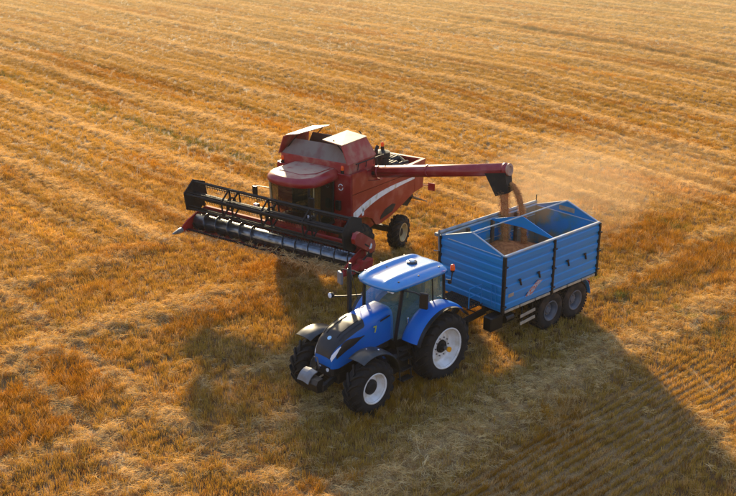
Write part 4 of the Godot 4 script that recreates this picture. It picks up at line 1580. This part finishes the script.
	for i in 33:
		var a := lerpf(-1.0, 1.0, i / 32.0)
		rim.append(Vector2(1.10 + 0.68 * pow(maxf(0.0, 1.0 - pow(absf(a), 2.6)), 0.5), a * 1.06))
	var lay := [[0.86, 3.48], [0.97, 3.52], [1.0, 3.62], [0.985, 3.72], [0.93, 3.81], [0.80, 3.86], [0.5, 3.885], [0.02, 3.89]]
	var rows2 := []
	for q in lay:
		var r := [P(0.02, q[1], -1.06 * q[0])]
		for p in rim: r.append(P(0.02 + (p.x - 0.02) * q[0], q[1], p.y * q[0]))
		r.append(P(0.02, q[1], 1.06 * q[0]))
		rows2.append(r)
	st = mb(true)
	sheet(st, rows2)
	var under := []
	for k in 2:
		var r := []
		for p in rows2[0]: r.append(p if k == 0 else P(0.5, 3.48, 0))
		under.append(r)
	sheet(st, under)
	var roof := obj("cab_roof", st, M.red, cab)
	st = mb(true)
	rows2 = []
	for q in [[0.93, 3.816], [0.80, 3.872], [0.5, 3.897], [0.02, 3.902]]:
		var r := [P(0.03, q[1], -1.02 * q[0])]
		for p in rim: r.append(P(0.03 + (p.x - 0.06) * q[0], q[1], p.y * 0.97 * q[0]))
		r.append(P(0.03, q[1], 1.02 * q[0]))
		rows2.append(r)
	sheet(st, rows2)
	obj("roof_top", st, M.roof_dust, roof)
	st = mb()
	tube(st, [P(1.2, 3.885, -0.6), P(1.3, 3.875, 0.35), P(0.95, 3.89, 0.75), P(0.2, 3.885, 0.78)], 0.016, 5)
	obj("roof_seam", st, M.red, roof)
	for l in [0.12, -0.02, 0.5, -0.5]:
		st = mb()
		box(st, P(1.70 - 0.5 * l * l, 3.55, l), Vector3(0.06, 0.06, 0.10), Basis(), 0.015)
		obj("work_lamp", st, M.lamp, roof)
	# mirrors on loops
	for s in [1.0, -1.0]:
		var mi := node("mirror", C)
		var lo := 1.28 if s < 0 else 0.98
		st = mb()
		tube(st, [P(1.42, 3.25, s * 0.86), P(1.6, 3.3, s * lo), P(1.62, 2.55, s * lo), P(1.45, 2.5, s * 0.84)], 0.02, 6)
		obj("mirror_arm", st, M.plastic, mi)
		st = mb()
		box(st, P(1.62, 3.1, s * (lo + 0.07)), Vector3(0.08, 0.36, 0.2), Basis(), 0.03)
		obj("mirror_shell", st, M.plastic, mi)
		st = mb()
		box(st, P(1.62, 2.6, s * (lo + 0.02)), Vector3(0.14, 0.14, 0.22), Basis(), 0.05)
		obj("lower_shell", st, M.plastic, mi)
		st = mb()
		box(st, P(1.69, 2.62, s * (lo + 0.02)), Vector3(0.02, 0.10, 0.17), Basis(), 0.006)
		obj("lower_glass", st, M.lamp, mi)
	# unloading auger
	var au := node("unloading_auger", C)
	var a0 := P(-1.55, 3.42, 1.18)
	var a1 := P(-1.02, 4.52, 6.86)
	var dv := (a1 - a0).normalized()
	st = mb(true)
	lathe(st, [Vector2(-0.45, 0.0), Vector2(-0.45, 0.28), Vector2(-0.1, 0.28), Vector2(0.0, 0.235), Vector2(0.1, 0.205)], a0, dv, 20)
	tube(st, [a0 + Vector3(0, -0.6, 0), a0 + Vector3(0, 0.0, 0)], 0.27, 16)
	obj("auger_elbow", st, M.red, au)
	st = mb(true)
	tube(st, [a0, a0.lerp(a1, 0.5), a1], 0.205, 24)
	obj("auger_tube", st, M.red, au)
	for k in [0.09, 0.46, 0.98]:
		st = mb(true)
		var c := a0.lerp(a1, k)
		lathe(st, [Vector2(-0.035, 0.2), Vector2(-0.03, 0.222), Vector2(0.03, 0.222), Vector2(0.035, 0.2)], c, dv, 24)
		obj("auger_collar", st, M.red, au)
	st = mb()
	lathe(st, [Vector2(0.0, 0.20), Vector2(0.05, 0.20), Vector2(0.06, 0.12), Vector2(0.02, 0.10), Vector2(0.02, 0.0)], a1, dv, 20)
	obj("end_plate", st, M.roof_dust, au)
	st = mb()
	box(st, a0 + dv * 0.35 + Vector3(0.2, 0.0, 0), Vector3(0.03, 0.12, 0.3), Basis(Vector3.UP.cross(dv).normalized(), dv.cross(Vector3.UP.cross(dv)).normalized(), dv), 0.008)
	obj("warning_plate", st, M.dark, au)
	# rubber spout: from the tube slanting outward and down
	st = mb()
	var wx := 0.23
	var s0 := a1 - dv * 0.78 + Vector3(0, -0.06, 0)
	var s1 := a1 - dv * 0.02 + Vector3(0, -0.06, 0)
	var d0 := a1 - dv * 0.36 + Vector3(0, -0.84, 0)
	var d1 := a1 + dv * 0.10 + Vector3(0, -0.74, 0)
	var qx := Vector3(1, 0, 0)
	var loop := [s0, s1, d1, d0]
	for sd in [-1.0, 1.0]:
		quad(st, s0 + qx * wx * sd, s1 + qx * wx * sd, d1 + qx * wx * 0.8 * sd, d0 + qx * wx * 0.8 * sd)
	quad(st, s0 - qx * wx, s0 + qx * wx, d0 + qx * wx * 0.8, d0 - qx * wx * 0.8)
	quad(st, s1 - qx * wx, s1 + qx * wx, d1 + qx * wx * 0.8, d1 - qx * wx * 0.8)
	obj("spout", st, M.dark, au)
	spout_tip = C.transform * ((d0 + d1) * 0.5 + Vector3(0, 0.12, 0))
	build_header(C)
	# rear: straw chopper, spreader plates and reflector
	st = mb()
	side_prism(st, [Vector2(-4.3, 2.05), Vector2(-4.85, 2.1), Vector2(-5.15, 1.55), Vector2(-4.7, 1.25), Vector2(-4.2, 1.45)], -0.95, 0.95)
	obj("straw_chopper", st, M.dark, C)
	st = mb()
	sheet(st, [[P(-4.9, 1.62, -0.9), P(-4.9, 1.62, 1.15)], [P(-5.55, 1.30, -1.1), P(-5.55, 1.30, 1.35)]], 0.03)
	obj("spreader_plate", st, M.grey, C)
	st = mb()
	tube(st, [P(-4.75, 2.15, 1.3), P(-5.45, 2.0, 1.5)], 0.02, 6)
	box(st, P(-5.5, 1.92, 1.55), Vector3(0.05, 0.30, 0.30), Basis(), 0.02)
	obj("rear_reflector", st, M.red, C)

func build_header(C: Node3D) -> void:
	var kf := 2.95
	var hh := 1.66
	var W := 3.34
	var H := node("header", C)
	H.transform = Transform3D(Basis(Vector3(1, 0, 0), -0.022), Vector3(0, 0.0, 0)).translated(Vector3(0, 0, 0))
	var st: SurfaceTool
	# feeder house
	st = mb()
	side_prism(st, [Vector2(0.3, 1.15), Vector2(0.3, 1.95), Vector2(2.0, 2.40), Vector2(2.05, 1.62)], -0.62, 0.62)
	obj("feeder_house", st, M.red, H)
	# pan: floor and back wall
	st = mb()
	side_prism(st, [Vector2(kf, hh), Vector2(kf, hh + 0.02), Vector2(2.85, hh + 0.0), Vector2(2.55, hh - 0.12), Vector2(2.2, hh - 0.08), Vector2(2.06, hh + 0.2), Vector2(2.04, hh + 0.50), Vector2(1.98, hh + 0.50), Vector2(1.98, hh - 0.05), Vector2(2.2, hh - 0.15), Vector2(2.55, hh - 0.18)], -W, W)
	obj("pan", st, M.header_red, H)
	st = mb()
	box(st, P(2.0, hh + 0.55, 0), Vector3(0.14, 0.12, W * 2.0), Basis(), 0.02)
	obj("top_beam", st, M.header_red, H)
	# knife with guards
	st = mb()
	box(st, P(kf + 0.02, hh + 0.02, 0), Vector3(0.06, 0.03, W * 2.0), Basis(), 0.006)
	obj("knife_bar", st, M.dark, H)
	st = mb()
	lathe(st, [Vector2(-0.03, 0.016), Vector2(0.0, 0.020), Vector2(0.10, 0.012), Vector2(0.13, 0.0)], Vector3.ZERO, Vector3(1, 0.08, 0), 5)
	st.generate_normals()
	var gm := st.commit()
	gm.surface_set_material(0, M.dark)
	for k in 88: shared("knife_guard", gm, H, P(kf + 0.04, hh + 0.02, lerpf(-W + 0.03, W - 0.03, k / 87.0)))
	# intake auger
	var ac := P(2.50, hh + 0.22, 0)
	st = mb(true)
	tube(st, [ac + P(0, 0, -W + 0.06), ac + P(0, 0, W - 0.06)], 0.25, 28)
	obj("intake_auger", st, M.steel, H)
	var st2 := mb(true)
	for s in [1.0, -1.0]:
		var turns := 5.2
		var rows := []
		for i in 131:
			var t := i / 130.0
			var a: float = s * t * turns * TAU
			var l: float = s * lerpf(W - 0.10, 0.55, t)
			var d := Vector3(cos(a), sin(a), 0)
			rows.append([ac + P(0, 0, l) + d * 0.245, ac + P(0, 0, l) + d * 0.335])
		sheet(st2, rows, 0.012, Vector3(0, 0, 1))
	obj("auger_flight", st2, M.steel, H)
	st = mb()
	for k in 14:
		var a := k * 2.4
		var d := Vector3(cos(a), sin(a), 0)
		tube(st, [ac + P(0, 0, lerpf(-0.5, 0.5, k / 13.0)) + d * 0.25, ac + P(0, 0, lerpf(-0.5, 0.5, k / 13.0)) + d * 0.35], 0.012, 5)
	obj("auger_fingers", st, M.steel, H).set_meta("kind", "stuff")
	# end sheets and dividers
	for s in [1.0, -1.0]:
		st = mb()
		side_prism(st, [Vector2(1.96, hh - 0.12), Vector2(1.96, hh + 0.58), Vector2(2.3, hh + 0.56), Vector2(2.9, hh + 0.36), Vector2(3.25, hh + 0.16), Vector2(3.35, hh - 0.02), Vector2(2.9, hh - 0.10)], s * W, s * (W + 0.05))
		obj("end_sheet", st, M.header_red, H)
		st = mb()
		lathe(st, [Vector2(0.0, 0.10), Vector2(0.15 if s < 0 else 0.06, 0.09), Vector2(0.40 if s < 0 else 0.16, 0.04), Vector2(0.48 if s < 0 else 0.2, 0.0)], P(3.25, hh + 0.06, s * (W + 0.03)), P(1, -0.06, s * 0.02), 10)
		obj("divider_point", st, M.grey if s < 0 else M.header_red, H)
	# reel
	var rf := kf - 0.36
	var ru := hh + 1.16
	var RR := 0.53
	var nb := 6
	var tw := 0.35
	st = mb(true)
	tube(st, [P(rf, ru, -W + 0.1), P(rf, ru, W - 0.1)], 0.125, 18)
	obj("reel_shaft", st, M.reel, H)
	for i in nb:
		var a := TAU * i / nb + tw
		var c := P(rf + cos(a) * RR, ru + sin(a) * RR, 0)
		st = mb()
		tube(st, [c + P(0, 0, -W + 0.12), c + P(0, 0, W - 0.12)], 0.032, 8)
		obj("reel_bat", st, M.reel, H)
		var ci := P(rf + cos(a + 0.16) * (RR - 0.07), ru + sin(a + 0.16) * (RR - 0.07), 0)
		st = mb()
		tube(st, [ci + P(0, 0, -W + 0.12), ci + P(0, 0, W - 0.12)], 0.018, 6)
		obj("control_rod", st, M.reel, H)
		st = mb()
		for k in 60:
			var l := lerpf(-W + 0.16, W - 0.16, k / 59.0)
			var t0 := c + P(0.02, 0, l)
			tube(st, [t0, t0 + P(-0.03, -0.09, 0), t0 + P(-0.06, -0.17, 0)], 0.009, 4, false)
		var tn := obj("reel_tines", st, M.reel, H)
		tn.set_meta("kind", "stuff")
	for s in [-1.0, -0.5, 0.0, 0.5, 1.0]:
		if absf(s) > 0.9:
			var poly := []
			for i in nb: poly.append(Vector2(rf + cos(TAU * i / nb + tw) * 0.62, ru + sin(TAU * i / nb + tw) * 0.62))
			st = mb()
			side_prism(st, poly, s * (W - 0.10), s * (W - 0.06))
			obj("reel_end_plate", st, M.reel, H)
		else:
			st = mb()
			for i in nb:
				var a := TAU * i / nb + tw
				var a2 := TAU * (i + 1) / nb + tw
				var l: float = s * W
				bar(st, P(rf, ru, l), P(rf + cos(a) * RR, ru + sin(a) * RR, l), 0.04, 0.07)
				bar(st, P(rf + cos(a) * RR, ru + sin(a) * RR, l), P(rf + cos(a2) * RR, ru + sin(a2) * RR, l), 0.04, 0.06)
				bar(st, P(rf + cos(a) * 0.24, ru + sin(a) * 0.24, l), P(rf + cos(a2) * 0.24, ru + sin(a2) * 0.24, l), 0.05, 0.06)
			obj("reel_spider", st, M.reel, H)
	# reel arms
	for s in [1.0, -1.0]:
		st = mb()
		bar(st, P(1.95, hh + 0.60, s * (W + 0.10)), P(rf + 0.1, ru + 0.02, s * (W + 0.10)), 0.07, 0.12)
		tube(st, [P(rf, ru, s * (W - 0.1)), P(rf, ru, s * (W + 0.14))], 0.05, 10)
		tube(st, [P(2.1, hh + 0.2, s * (W + 0.12)), P(rf - 0.25, ru - 0.02, s * (W + 0.12))], 0.03, 8)
		obj("reel_arm", st, M.header_red if s > 0 else M.reel, H)
	# drive cover at the left end
	st = mb()
	side_prism(st, [Vector2(2.98, hh + 1.02), Vector2(3.02, hh + 1.18), Vector2(2.92, hh + 1.32), Vector2(2.72, hh + 1.34), Vector2(1.86, hh + 0.80), Vector2(1.80, hh + 0.62), Vector2(1.88, hh + 0.46), Vector2(2.08, hh + 0.44)], W + 0.16, W + 0.30)
	var cvr := obj("drive_cover", st, M.red, H)
	st = mb()
	side_prism(st, [Vector2(2.2, hh + 0.62), Vector2(2.06, hh + 0.60), Vector2(2.02, hh + 0.72), Vector2(2.10, hh + 0.80), Vector2(2.14, hh + 0.70)], W + 0.301, W + 0.306)
	obj("white_mark", st, M.white, cvr)
	st = mb()
	bar(st, P(2.45, hh + 0.86, W + 0.302), P(2.2, hh + 0.70, W + 0.302), 0.006, 0.05)
	obj("slot", st, M.dark, cvr)
	st = mb()
	box(st, P(2.3, hh + 0.12, W + 0.2), Vector3(0.7, 0.36, 0.26), Basis(Vector3(0, 0, 1), 0.2), 0.05)
	box(st, P(2.75, hh + 0.10, W + 0.16), Vector3(0.5, 0.22, 0.2), Basis(Vector3(0, 0, 1), -0.2), 0.05)
	obj("drive_box", st, M.header_red, H)
	st = mb()
	for k in 3: tube(st, [P(2.0, hh + 0.7 - 0.1 * k, W + 0.2), P(2.3, hh + 0.5, W + 0.34), P(2.6, hh + 0.2 + 0.05 * k, W + 0.25)], 0.018, 5)
	obj("hydraulic_hoses", st, M.dark, H)
	# straw hanging on the knife
	var sr := node("hanging_straw", self)
	tag(sr, "tuft of dry straw caught along the combine's raised knife bar", "straw", "", "stuff")
	var sm := litter_mesh(14, 0.12, 0.18, 0.45, 0.006, 0.06)
	var tr := []
	var cs := []
	for i in 260:
		var l := W - absf(rng.randfn(0.0, 1.3)) if i < 200 else rng.randf_range(-W, W)
		if l < -W: continue
		var p := C.transform * P(kf + rng.randfn(0.02, 0.10), hh - 0.02 - absf(rng.randfn(0, 0.10)) * (1.0 if l > 1.2 else 0.4), l)
		tr.append(Transform3D(Basis.from_euler(Vector3(rng.randfn(0, 0.5), rng.randf() * TAU, rng.randfn(0, 0.5))).scaled(Vector3.ONE * rng.randf_range(0.6, 1.1)), p))
		cs.append(Color(0.55, 0.36, 0.14).lerp(Color(0.75, 0.55, 0.28), rng.randf()))
	scatter("strands", sr, sm, tr, cs)
